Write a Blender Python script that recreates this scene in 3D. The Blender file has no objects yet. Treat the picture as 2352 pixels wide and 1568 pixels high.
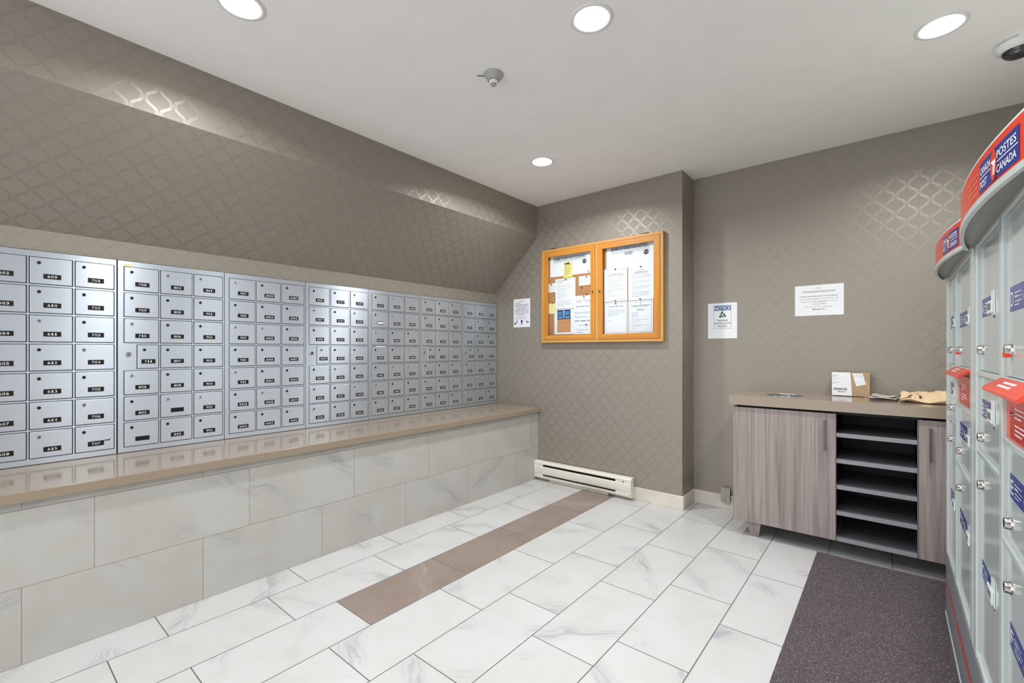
import bpy, bmesh, math, random
from mathutils import Vector, Matrix
C = bpy.context.scene
COL = C.collection
random.seed(7)

# ---------------------------------------------------------------- camera, world, exposure
cam_data = bpy.data.cameras.new('camera')
cam_data.sensor_fit = 'HORIZONTAL'
cam_data.sensor_width = 36.0
cam_data.lens = 36.0 * 1043.4 / 2352.0
cam_data.shift_y = 20.0 / 2352.0
cam_data.clip_start = 0.02
cam = bpy.data.objects.new('camera', cam_data)
COL.objects.link(cam)
cam.location = (0, 0, 1.242)
cam.rotation_euler = (math.pi / 2, 0, 0.6947)
C.camera = cam

world = bpy.data.worlds.new('ambient_fill')  # even ambient fill, added to brighten the room through its open rear
C.world = world
world.use_nodes = True
world.node_tree.nodes['Background'].inputs[0].default_value = (0.945, 0.975, 1.0, 1)
world.node_tree.nodes['Background'].inputs[1].default_value = 2.05
LAMP_W = 13.0
LAMP_SPREAD = math.radians(156)
LENS_EMIT = 36.0
C.view_settings.view_transform = 'Standard'
C.view_settings.look = 'None'
C.view_settings.gamma = 1.0
C.view_settings.use_curve_mapping = False
C.view_settings.exposure = 0.0

# ---------------------------------------------------------------- colour + node helpers
def lin(c):
    c /= 255.0
    return c / 12.92 if c <= 0.04045 else ((c + 0.055) / 1.055) ** 2.4
def rgb(r, g, b): return (lin(r), lin(g), lin(b), 1.0)

class E:
    """a socket with arithmetic, so node maths reads like a formula"""
    def __init__(s, nt, sock): s.nt, s.s = nt, sock
    def op(s, o, *a, clamp=False):
        n = s.nt.nodes.new('ShaderNodeMath'); n.operation = o; n.use_clamp = clamp
        for i, v in enumerate((s,) + a):
            if isinstance(v, E): s.nt.links.new(v.s, n.inputs[i])
            else: n.inputs[i].default_value = v
        return E(s.nt, n.outputs[0])
    def __add__(s, o): return s.op('ADD', o)
    def __sub__(s, o): return s.op('SUBTRACT', o)
    def __mul__(s, o): return s.op('MULTIPLY', o)
    def __truediv__(s, o): return s.op('DIVIDE', o)
    def lt(s, o): return s.op('LESS_THAN', o)
    def gt(s, o): return s.op('GREATER_THAN', o)
    def floor(s): return s.op('FLOOR')
    def fract(s): return s.op('FRACT')
    def abs(s): return s.op('ABSOLUTE')
    def mod(s, o): return s.op('FLOORED_MODULO', o)
    def min(s, o): return s.op('MINIMUM', o)
    def max(s, o): return s.op('MAXIMUM', o)
    def inv(s):
        n = s.nt.nodes.new('ShaderNodeMath'); n.operation = 'SUBTRACT'; n.inputs[0].default_value = 1.0
        s.nt.links.new(s.s, n.inputs[1]); return E(s.nt, n.outputs[0])
    def ramp(s, a, b, lo=0.0, hi=1.0):
        n = s.nt.nodes.new('ShaderNodeMapRange'); n.interpolation_type = 'SMOOTHSTEP'
        s.nt.links.new(s.s, n.inputs[0])
        n.inputs[1].default_value = a; n.inputs[2].default_value = b
        n.inputs[3].default_value = lo; n.inputs[4].default_value = hi
        return E(s.nt, n.outputs[0])

class Mat:
    def __init__(s, name, color=(0.8, 0.8, 0.8, 1), rough=0.5, metal=0.0, spec=0.5, **kw):
        s.m = bpy.data.materials.new(name); s.m.use_nodes = True
        s.nt = s.m.node_tree; s.b = s.nt.nodes['Principled BSDF']
        s.set('Base Color', color); s.set('Roughness', rough); s.set('Metallic', metal); s.set('Specular IOR Level', spec)
        for k, v in kw.items(): s.set(k, v)
    def set(s, k, v):
        if isinstance(v, E): s.nt.links.new(v.s, s.b.inputs[k])
        else: s.b.inputs[k].default_value = v
    def coord(s, which='Object'):
        n = s.nt.nodes.new('ShaderNodeTexCoord'); sp = s.nt.nodes.new('ShaderNodeSeparateXYZ')
        s.nt.links.new(n.outputs[which], sp.inputs[0])
        return [E(s.nt, sp.outputs[i]) for i in range(3)]
    def vec(s, x, y, z=0.0):
        n = s.nt.nodes.new('ShaderNodeCombineXYZ')
        for i, v in enumerate((x, y, z)):
            if isinstance(v, E): s.nt.links.new(v.s, n.inputs[i])
            else: n.inputs[i].default_value = v
        return n.outputs[0]
    def noise(s, vec, scale=1.0, detail=2.0, rough=0.5, dist=0.0):
        n = s.nt.nodes.new('ShaderNodeTexNoise'); s.nt.links.new(vec, n.inputs['Vector'])
        n.inputs['Scale'].default_value = scale; n.inputs['Detail'].default_value = detail
        n.inputs['Roughness'].default_value = rough; n.inputs['Distortion'].default_value = dist
        return E(s.nt, n.outputs[0])
    def rand(s, vec):
        n = s.nt.nodes.new('ShaderNodeTexWhiteNoise'); n.noise_dimensions = '3D'; s.nt.links.new(vec, n.inputs['Vector'])
        return E(s.nt, n.outputs['Value'])
    def mix(s, f, a, b):
        n = s.nt.nodes.new('ShaderNodeMix'); n.data_type = 'RGBA'
        if isinstance(f, E): s.nt.links.new(f.s, n.inputs[0])
        else: n.inputs[0].default_value = f
        for sock, v in ((n.inputs[6], a), (n.inputs[7], b)):
            if isinstance(v, E): s.nt.links.new(v.s, sock)
            else: sock.default_value = v
        return E(s.nt, n.outputs[2])
    def bump(s, h, strength=0.2, dist=0.002):
        n = s.nt.nodes.new('ShaderNodeBump'); n.inputs['Strength'].default_value = strength; n.inputs['Distance'].default_value = dist
        s.nt.links.new(h.s, n.inputs['Height']); s.nt.links.new(n.outputs[0], s.b.inputs['Normal'])

def plain(name, r, g, b, rough=0.5, metal=0.0, spec=0.5, wear=0.05, scale=40.0):
    """painted / moulded surface: base colour with a faint procedural mottle"""
    M = Mat(name, rgb(r, g, b), rough, metal, spec)
    x, y, z = M.coord()
    f = M.noise(M.vec(x, y, z), scale, 3.0)
    k = 1.0 - wear * 2
    M.set('Base Color', M.mix(f.ramp(0.35, 0.65), (lin(r) * k, lin(g) * k, lin(b) * k, 1), rgb(r, g, b)))
    return M.m

# ---------------------------------------------------------------- materials
def wallpaper():
    M = Mat('chain_wallpaper', rough=0.45)
    u, v, _ = M.coord('UV')
    pitch, P, amp = 0.0555, 0.119, 0.0200
    s = (u - 0.107) / pitch
    k = (s + 0.5).floor()
    d = (s - k) * pitch
    ph = (v - 2.293) * (2 * math.pi / P) + k.mod(2.0) * math.pi - math.pi / 2
    wave = (ph.op('SINE') + (ph * 3.0).op('SINE') * 0.07) * (amp / 0.93)
    c = ph.op('COSINE')
    slope = (c + (ph * 3.0).op('COSINE') * 0.21) * (amp / 0.93 * 2 * math.pi / P)
    dist = (d - wave) / (slope * slope + 1.0).op('SQRT')
    line = ((dist.abs() - 0.0046).abs()).ramp(0.0006, 0.0014, 1.0, 0.0)
    midl = ((dist.abs() - 0.0015).abs()).ramp(0.0005, 0.0012, 1.0, 0.0) * c.abs().ramp(0.55, 0.7)
    fill = dist.abs().lt(0.0046) * 0.22
    pat = line.max(midl).max(fill)
    grain = M.noise(M.vec(u * 40.0, v * 400.0), 1.0, 3.0)
    mott = M.noise(M.vec(u, v), 2.2, 3.0)
    col = M.mix(grain.ramp(0.3, 0.7), rgb(143, 136, 125), rgb(151, 145, 134))
    col = M.mix(mott.ramp(0.3, 0.7, 0.0, 0.35), col, rgb(146, 138, 126))
    M.set('Base Color', M.mix(pat * 0.5, col, rgb(136, 128, 117)))
    M.set('Roughness', pat * -0.10 + grain * 0.06 + 0.46)
    M.set('Metallic', pat * 0.38 + 0.15)
    M.set('Specular IOR Level', pat * 0.3 + 0.5)
    M.bump(grain + pat * 1.5, 0.06, 0.001)
    return M.m

def veined(M, a, b, tid, base, warm, vein):
    """marble-look porcelain: soft diagonal grey veins, different on each tile"""
    r1, r2 = M.rand(M.vec(tid, 3.1, 0.7)), M.rand(M.vec(tid, 9.7, 4.2))
    pa, pb = a + r1 * 37.0, b + r2 * 53.0
    w1 = M.noise(M.vec(pa, pb), 3.0, 4.0) - 0.5
    w2 = M.noise(M.vec(pa, pb, 7.0), 9.0, 4.0) - 0.5
    sgn = r1.gt(0.5) * 2.0 - 1.0
    t = pa * sgn * 0.9 + pb * 1.25 + w1 * 0.42 + w2 * 0.035
    band = ((t * 2.1).fract() - 0.5).abs().ramp(0.02, 0.24, 1.0, 0.0)
    strand = M.noise(M.vec(t * 42.0, (pa - pb * sgn) * 3.5, 13.0), 1.0, 3.0).ramp(0.38, 0.68)
    gate = M.noise(M.vec(pa, pb, 21.0), 2.6, 2.0).ramp(0.44, 0.62)
    veinf = band * gate * (strand * 0.75 + 0.12)
    cloud = M.noise(M.vec(pa, pb, 3.0), 3.5, 5.0, 0.6).ramp(0.35, 0.7)
    speck = M.noise(M.vec(pa, pb, 5.0), 38.0, 3.0).ramp(0.55, 0.8, 0.0, 0.22)
    c = M.mix(cloud * 0.75, base, warm)
    c = M.mix(speck, c, warm)
    return M.mix(veinf, c, vein)

X0, TW, YA, YB, TL = -2.106, 0.302, 1.170, 1.577, 0.609
def floor_tiles():
    M = Mat('floor_tile', rough=0.3)
    x, y, z = M.coord()
    fx = (x - X0) / TW; k = fx.floor(); fx = fx - k
    fy = (y - (k.mod(2.0) * (YB - YA) + YA)) / TL; j = fy.floor(); fy = fy - j
    ga = fx.min(fx.inv()) * TW; gb = fy.min(fy.inv()) * TL
    g = ga.min(gb)
    grout = g.ramp(0.0017, 0.0027, 1.0, 0.0)
    tid = k * 17.3 + j * 5.9
    white = veined(M, fx * TW, fy * TL, tid, rgb(198, 199, 199), rgb(191, 189, 185), rgb(160, 161, 167))
    brown = veined(M, fx * TW, fy * TL, tid, rgb(142, 128, 119), rgb(131, 116, 106), rgb(158, 146, 137))
    isb = (k + 0.5).abs().op('COMPARE', 0.5, 0.1) * (k + 0.5).gt(0.0) * y.gt(YA)
    c = M.mix(isb, white, brown)
    M.set('Base Color', M.mix(grout, c, rgb(98, 96, 94)))
    M.set('Roughness', grout * 0.5 + 0.27)
    M.bump(grout.inv(), 0.35, 0.0015)
    return M.m

def wall_tiles():
    M = Mat('ledge_tile', rough=0.3)
    x, y, z = M.coord()
    H, L = 0.3065, 0.6155
    fz = z / H; k = fz.floor(); fz = fz - k
    fy = (y - (k.mod(2.0) * 0.2135 + 0.138)) / L; j = fy.floor(); fy = fy - j
    g = (fz.min(fz.inv()) * H).min(fy.min(fy.inv()) * L)
    grout = g.ramp(0.0010, 0.0019, 1.0, 0.0)
    c = veined(M, fy * L, fz * H, k * 13.7 + j * 7.1, rgb(184, 184, 180), rgb(177, 172, 165), rgb(156, 155, 158))
    M.set('Base Color', M.mix(grout, c, rgb(150, 136, 122)))
    M.set('Roughness', grout * 0.5 + 0.28)
    M.bump(grout.inv(), 0.3, 0.001)
    return M.m

def stone_trim():
    M = Mat('baseboard_tile', rough=0.35)
    x, y, z = M.coord()
    f = M.noise(M.vec(x, y, z), 6.0, 5.0)
    M.set('Base Color', M.mix(f.ramp(0.3, 0.7), rgb(203, 196, 184), rgb(219, 213, 202)))
    return M.m

def quartz():
    M = Mat('taupe_quartz', rough=0.1)
    x, y, z = M.coord()
    f = M.noise(M.vec(x, y, z), 420.0, 3.0)
    M.set('Base Color', M.mix(f.ramp(0.3, 0.7), rgb(149, 134, 117), rgb(153, 138, 121)))
    M.set('Roughness', f * 0.03 + 0.10)
    return M.m

def brushed(name, r, g, b, rough=0.40, aniso=0.9):
    M = Mat(name, rgb(r, g, b), rough, 0.76)
    x, y, z = M.coord()
    f = M.noise(M.vec(x * 6.0, y * 6.0, z * 900.0), 1.0, 2.0)
    w = M.noise(M.vec(x, y, z), 9.0, 4.0)
    M.set('Base Color', M.mix(f.ramp(0.3, 0.7) * 0.6 + w * 0.4, (lin(r) * .93, lin(g) * .93, lin(b) * .94, 1), rgb(r, g, b)))
    M.set('Roughness', f * 0.07 + w * 0.08 + (rough - 0.06))
    t = M.nt.nodes.new('ShaderNodeTangent'); t.direction_type = 'RADIAL'; t.axis = 'Z'
    M.nt.links.new(t.outputs[0], M.b.inputs['Tangent'])
    M.set('Anisotropic', aniso); M.set('Anisotropic Rotation', 0.25)
    return M.m

def wood(name, c1, c2, c3, axis, freq=1.0, rough=0.4):
    """straight grain running along `axis`"""
    M = Mat(name, rough=rough)
    x, y, z = M.coord()
    cs = [x, y, z]
    st = {i: (1.2 if i == axis else 30.0 * freq) for i in range(3)}
    v = M.vec(*[cs[i] * st[i] for i in range(3)])
    v2 = M.vec(*[cs[i] * (3.0 if i == axis else 230.0 * freq) for i in range(3)])
    v3 = M.vec(*[cs[i] * (0.7 if i == axis else 9.0 * freq) for i in range(3)])
    a = M.noise(v, 1.0, 4.0, 0.6, 0.6); b = M.noise(v2, 1.0, 3.0); d = M.noise(v3, 1.0, 3.0, 0.5, 1.0)
    c = M.mix(a.ramp(0.3, 0.7), rgb(*c1), rgb(*c2))
    c = M.mix(d.ramp(0.45, 0.75) * 0.5, c, rgb(*c3))
    c = M.mix(b.ramp(0.42, 0.75) * 0.5, c, rgb(*c3))
    M.set('Base Color', c)
    return M.m

def carpet():
    M = Mat('woven_mat', rough=0.95, spec=0.1)
    x, y, z = M.coord()
    a = (x + y) * 0.7071; b = (x - y) * 0.7071
    jit = M.noise(M.vec(x, y), 60.0, 3.0) - 0.5
    r1 = (a * 130.0 + jit * 2.2); r2 = (b * 225.0 + jit * 2.2 + r1.floor().mod(2.0) * 0.5)
    lum = ((r1.fract() - 0.5).abs().inv() - 0.5) * ((r2.fract() - 0.5).abs().inv() - 0.5) * 4.0
    rnd = M.rand(M.vec(r1.floor(), r2.floor(), 0.0))
    big = M.noise(M.vec(x, y), 6.0, 3.0)
    c = M.mix(rnd, rgb(106, 98, 103), rgb(150, 142, 147))
    c = M.mix(rnd.gt(0.86) * 0.6, c, rgb(184, 177, 180))
    c = M.mix(lum.ramp(0.08, 0.5), rgb(66, 58, 63), c)
    c = M.mix(big.ramp(0.35, 0.7, 0.0, 0.25), c, rgb(96, 88, 92))
    M.set('Base Color', c)
    M.bump(lum, 0.8, 0.003)
    return M.m

def thin_glass():
    m = bpy.data.materials.new('clear_pane'); m.use_nodes = True
    nt = m.node_tree; nt.nodes.clear()
    o = nt.nodes.new('ShaderNodeOutputMaterial'); mx = nt.nodes.new('ShaderNodeMixShader')
    t = nt.nodes.new('ShaderNodeBsdfTransparent'); g = nt.nodes.new('ShaderNodeBsdfGlossy'); f = nt.nodes.new('ShaderNodeFresnel')
    t.inputs[0].default_value = (0.97, 0.98, 0.98, 1); g.inputs['Roughness'].default_value = 0.02; f.inputs[0].default_value = 1.16
    nt.links.new(f.outputs[0], mx.inputs[0]); nt.links.new(t.outputs[0], mx.inputs[1]); nt.links.new(g.outputs[0], mx.inputs[2])
    nt.links.new(mx.outputs[0], o.inputs[0])
    return m

def cork():
    M = Mat('cork', rough=0.9, spec=0.2)
    x, y, z = M.coord()
    f = M.noise(M.vec(x, y, z), 180.0, 4.0); g = M.noise(M.vec(x, y, z), 420.0, 2.0)
    c = M.mix(f.ramp(0.35, 0.65), rgb(170, 120, 82), rgb(196, 148, 108))
    M.set('Base Color', M.mix(g.ramp(0.58, 0.75) * 0.6, c, rgb(130, 88, 58)))
    return M.m

def kraft(name, r, g, b):
    M = Mat(name, rough=0.75, spec=0.3)
    x, y, z = M.coord()
    f = M.noise(M.vec(x * 200.0, y * 200.0, z * 20.0), 1.0, 3.0); h = M.noise(M.vec(x, y, z), 25.0, 4.0)
    c = M.mix(f.ramp(0.3, 0.7), rgb(r - 8, g - 9, b - 10), rgb(r + 4, g + 4, b + 4))
    M.set('Base Color', M.mix(h.ramp(0.4, 0.7) * 0.3, c, rgb(r - 18, g - 18, b - 18)))
    return M.m

def emitter(name, s):
    m = bpy.data.materials.new(name); m.use_nodes = True
    b = m.node_tree.nodes['Principled BSDF']
    b.inputs['Base Color'].default_value = (1, 1, 1, 1)
    b.inputs['Emission Color'].default_value = (1.0, 0.98, 0.95, 1); b.inputs['Emission Strength'].default_value = s
    return m

WALLP = wallpaper(); FLOOR = floor_tiles(); WTILE = wall_tiles(); BASE = stone_trim(); QUARTZ = quartz()
CEIL = plain('ceiling_paint', 244, 242, 240, 0.85, spec=0.2, wear=0.01, scale=6)
ALU = brushed('brushed_aluminium', 202, 211, 221)
ALUD = brushed('brushed_aluminium_door', 206, 215, 225, 0.40)
CHROME = Mat('chrome', rgb(205, 203, 200), 0.18, 1.0).m
DARKMET = plain('dark_lock_metal', 52, 52, 54, 0.35, 0.7)
STEEL = brushed('stainless_steel', 190, 190, 188, 0.22, 0.4)
BLACK = plain('black_plastic', 20, 20, 22, 0.35)
INK = plain('black_ink', 38, 38, 42, 0.7)
GREYINK = plain('grey_print', 186, 190, 198, 0.8)
MIDINK = plain('dark_grey_print', 128, 132, 142, 0.8)
WHITE = plain('white_lettering', 238, 238, 236, 0.5, wear=0.01)
PAPER = plain('white_paper', 237, 239, 243, 0.8, spec=0.3, wear=0.01, scale=12)
PAPER2 = plain('printer_paper_grey_band', 205, 209, 215, 0.8, wear=0.01)
YELLOW = plain('yellow_note_paper', 244, 226, 128, 0.8, wear=0.02)
PALEYEL = plain('pale_yellow_note_paper', 240, 233, 170, 0.8, wear=0.02)
BLUE = plain('notice_blue', 28, 82, 152, 0.6)
GREEN = plain('recycle_green', 20, 110, 90, 0.6)
SKYB = plain('photo_pale_blue', 110, 165, 215, 0.4)
NAVY = plain('photo_dark_blue', 24, 52, 88, 0.4)
TAN = wood('photo_tan_table', (214, 160, 112), (200, 142, 92), (184, 128, 84), 0, 4, 0.4)
PENB = plain('pen_ink', 128, 142, 174, 0.7)
PINRED = plain('red_pin', 170, 52, 44, 0.3); PINDARK = plain('dark_pin', 70, 54, 50, 0.3); PINBLUE = plain('blue_pin', 120, 176, 214, 0.3)
OAKV = wood('oak_upright', (214, 150, 66), (196, 128, 44), (176, 108, 34), 2, 1.3, 0.35)
OAKH = wood('oak_rail', (214, 150, 66), (196, 128, 44), (176, 108, 34), 0, 1.3, 0.35)
OAKL = wood('oak_casing', (216, 164, 92), (202, 146, 74), (184, 128, 58), 0, 1.3, 0.4)
OAKLV = wood('oak_casing_upright', (216, 164, 92), (202, 146, 74), (184, 128, 58), 2, 1.3, 0.4)
LAM = wood('grey_mauve_laminate', (168, 156, 152), (143, 129, 125), (104, 90, 88), 2, 1.5, 0.4)
SHELF = plain('grey_shelf_melamine', 146, 145, 150, 0.4, wear=0.02)
CARC = plain('charcoal_carcass', 34, 34, 38, 0.6); SHELFT = plain('dark_grey_melamine', 96, 96, 101, 0.5, wear=0.02)
EDGE = plain('grey_edge_band', 120, 116, 116, 0.4)
GLASS = thin_glass(); CORK = cork()
HEAT = plain('cream_enamel', 226, 222, 210, 0.3, wear=0.02)
FINS = plain('heater_fins', 66, 60, 50, 0.5, 0.4)
LOCKG = plain('pale_grey_green_enamel', 200, 210, 208, 0.22, wear=0.01, scale=8)
LOCKD = plain('pale_grey_door_enamel', 194, 202, 202, 0.13, wear=0.01, scale=8)
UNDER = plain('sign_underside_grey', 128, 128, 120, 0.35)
KICK = plain('grey_kick_plate', 140, 144, 150, 0.4, 0.2)
FADED = plain('faded_pink_print', 238, 130, 108, 0.3)
RED = plain('postal_red', 228, 62, 36, 0.25, wear=0.02)
REDD = plain('postal_dark_red', 196, 34, 22, 0.3)
PBLUE = plain('postal_blue', 36, 54, 140, 0.25, wear=0.02)
CLIP = plain('white_plastic', 226, 232, 232, 0.25, wear=0.01)
CLIPD = plain('grey_recess', 112, 118, 118, 0.5)
MAT = carpet()
BOX = kraft('cardboard', 180, 154, 124); MAILER = kraft('mailer_paper', 216, 190, 154)
FLYER = plain('folded_newsprint', 190, 184, 172, 0.8); FLYERD = plain('flyer_dark_print', 70, 62, 52, 0.7)
TRIM = plain('white_trim', 226, 226, 226, 0.4, wear=0.01)
BAFFLE = plain('white_baffle', 235, 235, 235, 0.5, wear=0.01)
LENS = emitter('lamp_lens', LENS_EMIT)
DETG = plain('detector_grey', 170, 172, 172, 0.4)
CAMW = plain('camera_white', 222, 222, 222, 0.3, wear=0.01)
DOME = Mat('smoked_dome', rgb(40, 44, 50), 0.06, 0.0, 0.8).m
STONEPAINT = plain('plate_steel', 158, 156, 148, 0.35, 0.6)

# ---------------------------------------------------------------- mesh helpers
class MB:
    def __init__(s): s.v, s.f, s.mi, s.mats, s.uv, s.smooth = [], [], [], [], {}, set()
    def mat(s, m):
        if m not in s.mats: s.mats.append(m)
        return s.mats.index(m)
    def add(s, vs, fs, m, smooth=False):
        o = len(s.v); i = s.mat(m)
        s.v += [tuple(p) for p in vs]
        for f in fs:
            if smooth: s.smooth.add(len(s.f))
            s.f.append([o + q for q in f]); s.mi.append(i)
        return s
    def box(s, x0, x1, y0, y1, z0, z1, m, bev=0.0, seg=2):
        x0, x1 = min(x0, x1), max(x0, x1); y0, y1 = min(y0, y1), max(y0, y1); z0, z1 = min(z0, z1), max(z0, z1)
        if bev <= 0:
            return s.add([(x, y, z) for x in (x0, x1) for y in (y0, y1) for z in (z0, z1)],
                         [(0, 1, 3, 2), (4, 6, 7, 5), (0, 4, 5, 1), (2, 3, 7, 6), (0, 2, 6, 4), (1, 5, 7, 3)], m)
        bm = bmesh.new()
        bmesh.ops.create_cube(bm, size=1.0)
        for v in bm.verts:
            v.co = Vector(((x0 + x1) / 2 + v.co.x * (x1 - x0), (y0 + y1) / 2 + v.co.y * (y1 - y0), (z0 + z1) / 2 + v.co.z * (z1 - z0)))
        bmesh.ops.bevel(bm, geom=bm.edges[:], offset=bev, segments=seg, affect='EDGES', profile=0.5)
        bm.verts.index_update()
        s.add([v.co for v in bm.verts], [[v.index for v in f.verts] for f in bm.faces], m)
        bm.free(); return s
    def prism(s, prof, axis, a0, a1, m):
        """closed 2D outline (in the two other axes, in order) swept along axis"""
        n = len(prof)
        def P(a, q):
            return {0: (a, q[0], q[1]), 1: (q[0], a, q[1]), 2: (q[0], q[1], a)}[axis]
        vs = [P(a0, q) for q in prof] + [P(a1, q) for q in prof]
        fs = [[i, (i + 1) % n, n + (i + 1) % n, n + i] for i in range(n)] + [list(range(n))[::-1], list(range(n, 2 * n))]
        return s.add(vs, fs, m)
    def lathe(s, prof, c, m, seg=40, axis='z', cap0=True, cap1=True):
        """prof: list of (radius, height) along axis"""
        vs, fs = [], []
        for r, h in prof:
            for k in range(seg):
                a = 2 * math.pi * k / seg
                p = (r * math.cos(a), r * math.sin(a), h)
                if axis == 'x': p = (p[2], p[0], p[1])
                if axis == 'y': p = (p[0], p[2], p[1])
                vs.append((c[0] + p[0], c[1] + p[1], c[2] + p[2]))
        for i in range(len(prof) - 1):
            for k in range(seg):
                k2 = (k + 1) % seg
                fs.append((i * seg + k, i * seg + k2, (i + 1) * seg + k2, (i + 1) * seg + k))
        s.add(vs, fs, m, True)
        if cap0: s.add(vs[:seg], [list(range(seg))[::-1]], m)
        if cap1: s.add(vs[-seg:], [list(range(seg))], m)
        return s
    def tube(s, pts, r, m, seg=8):
        vs, fs = [], []
        n = len(pts)
        for i, p in enumerate(pts):
            p = Vector(p); d = (Vector(pts[min(i + 1, n - 1)]) - Vector(pts[max(i - 1, 0)])).normalized()
            a = d.cross(Vector((0, 0, 1)))
            if a.length < 1e-3: a = d.cross(Vector((1, 0, 0)))
            a.normalize(); b = d.cross(a)
            for k in range(seg):
                t = 2 * math.pi * k / seg
                vs.append(tuple(p + (a * math.cos(t) + b * math.sin(t)) * r))
        for i in range(n - 1):
            for k in range(seg):
                fs.append((i * seg + k, i * seg + (k + 1) % seg, (i + 1) * seg + (k + 1) % seg, (i + 1) * seg + k))
        fs += [list(range(seg))[::-1], list(range((n - 1) * seg, n * seg))]
        return s.add(vs, fs, m, True)
    def flat(s, fr, pts, faces, m, d=0.0):
        """2D points placed on a frame (origin, ex, ey, normal) d in front of it"""
        o, ex, ey, n = fr
        return s.add([(o + ex * p[0] + ey * p[1] + n * d) for p in pts], faces, m)
    def rect(s, fr, u0, v0, u1, v1, m, d=0.0):
        return s.flat(fr, [(u0, v0), (u1, v0), (u1, v1), (u0, v1)], [(0, 1, 2, 3)], m, d)
    def disc(s, fr, cu, cv, ru, rv, m, d=0.0, seg=24):
        return s.flat(fr, [(cu + ru * math.cos(2 * math.pi * k / seg), cv + rv * math.sin(2 * math.pi * k / seg)) for k in range(seg)], [list(range(seg))], m, d)
    def text(s, fr, txt, u, v, size, m, d=0.0, align='L', width=None, bold=0.0, rot=0.0):
        pts, fs, w = text2d(txt, bold)
        k = size; kx = size
        if width: kx = width / max(w, 1e-6)
        off = {'L': 0, 'C': -w * kx / 2, 'R': -w * kx}[align]
        ca, sa = math.cos(rot), math.sin(rot)
        q = []
        for a, b in pts:
            a, b = a * kx + off, b * k
            q.append((u + a * ca - b * sa, v + a * sa + b * ca))
        return s.flat(fr, q, fs, m, d)
    def build(s, name, parent=None, label=None, origin=None):
        o = Vector(origin) if origin is not None else (base(parent) if parent else Vector((0, 0, 0)))
        me = bpy.data.meshes.new(name)
        me.from_pydata([(p[0] - o.x, p[1] - o.y, p[2] - o.z) for p in s.v], [], s.f)
        for m in s.mats: me.materials.append(m)
        me.polygons.foreach_set('material_index', s.mi)
        me.polygons.foreach_set('use_smooth', [i in s.smooth for i in range(len(s.f))])
        me.update()
        return put(me, name, parent, o, label)

def base(o):
    v = Vector((0, 0, 0))
    while o: v = v + o.location; o = o.parent
    return v
def put(me, name, parent, o, label=None):
    ob = bpy.data.objects.new(name, me); COL.objects.link(ob)
    if parent: ob.parent = parent; ob.location = o - base(parent)
    else: ob.location = o
    if label: ob['label'] = label
    return ob
def tag(o, label, cat, group=None):
    o['label'] = label; o['category'] = cat
    if group: o['group'] = group
    return o
def thing(name, loc, label, cat, group=None):
    o = bpy.data.objects.new(name, None); COL.objects.link(o); o.location = loc; o.empty_display_size = 0.05
    return tag(o, label, cat, group)
def struct(o): o['kind'] = 'structure'; return o

_glyph = {}
def text2d(txt, bold=0.0):
    """flat triangulated outline of txt at size 1 -> (points, faces, width)"""
    key = (txt, bold)
    if key not in _glyph:
        cu = bpy.data.curves.new('lettering', 'FONT'); cu.body = txt; cu.size = 1.0; cu.resolution_u = 3; cu.offset = bold
        ob = bpy.data.objects.new('lettering', cu)
        me = bpy.data.meshes.new_from_object(ob)
        pts = [(v.co.x, v.co.y) for v in me.vertices]; fs = [tuple(p.vertices) for p in me.polygons]
        bpy.data.objects.remove(ob); bpy.data.curves.remove(cu); bpy.data.meshes.remove(me)
        x0 = min(p[0] for p in pts); x1 = max(p[0] for p in pts)
        _glyph[key] = ([(p[0] - x0, p[1]) for p in pts], fs, x1 - x0)
    return _glyph[key]

def uv_planar(o, fn):
    me = o.data; L = me.uv_layers.new(name='UVMap')
    for p in me.polygons:
        for li in p.loop_indices:
            L.data[li].uv = fn(Vector(me.vertices[me.loops[li].vertex_index].co) + o.location, p)

# ================================================================= ROOM SHELL
CZ, YB1, YB2, XL, XR, YF = 2.64, 3.557, 3.822, -2.645, 0.635, -1.7
f_ = MB(); f_.add([(-3.3, YF, 0), (XR, YF, 0), (XR, YB2, 0), (-3.3, YB2, 0)], [(0, 1, 2, 3)], FLOOR)
struct(f_.build('floor'))
c_ = MB(); c_.box(-3.45, XR + 0.1, YF, YB2 + 0.1, CZ, CZ + 0.1, CEIL)
struct(c_.build('ceiling'))

w_ = MB()   # wall over the mailboxes: vertical top, long slope, vertical strip, recess holding the boxes
prof = [(XL, CZ), (XL, 2.345), (-3.183, 1.826), (-3.183, 1.727), (-3.31, 1.727), (-3.31, 0), (-3.43, 0), (-3.43, CZ)]
w_.prism(prof, 1, YF, YB1, WALLP)
wl = struct(w_.build('wall_left'))
def uv_left(p, poly):
    n = poly.normal
    if abs(n.y) > 0.7: return (p.x, p.z)
    if abs(n.z) > 0.9: return (p.y, p.x)
    if abs(n.z) > 0.2: return (p.y, 2.345 - math.hypot(p.x - XL, p.z - 2.345))
    if p.z < 1.83 + 1e-4 and p.x < -3: return (p.y, p.z + 0.226 - 0.0)
    return (p.y, p.z)
uv_planar(wl, uv_left)

w_ = MB()   # back wall: projecting bay with the notice board, return, alcove behind the cabinet
bay = [(-3.43, YB1), (-1.243, YB1), (-1.243, YB2), (XR, YB2), (XR, YB2 + 0.1), (-3.43, YB2 + 0.1)]
w_.prism(bay, 2, 0, CZ, WALLP)
wb = struct(w_.build('wall_back'))
uv_planar(wb, lambda p, poly: ((p.y - YB1 - 1.243 if abs(poly.normal.x) > 0.7 else p.x), p.z))
w_ = MB(); w_.box(XR, XR + 0.1, YF, YB2 + 0.1, 0, CZ, WALLP)
wr = struct(w_.build('wall_right')); uv_planar(wr, lambda p, poly: (p.y, p.z))

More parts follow.
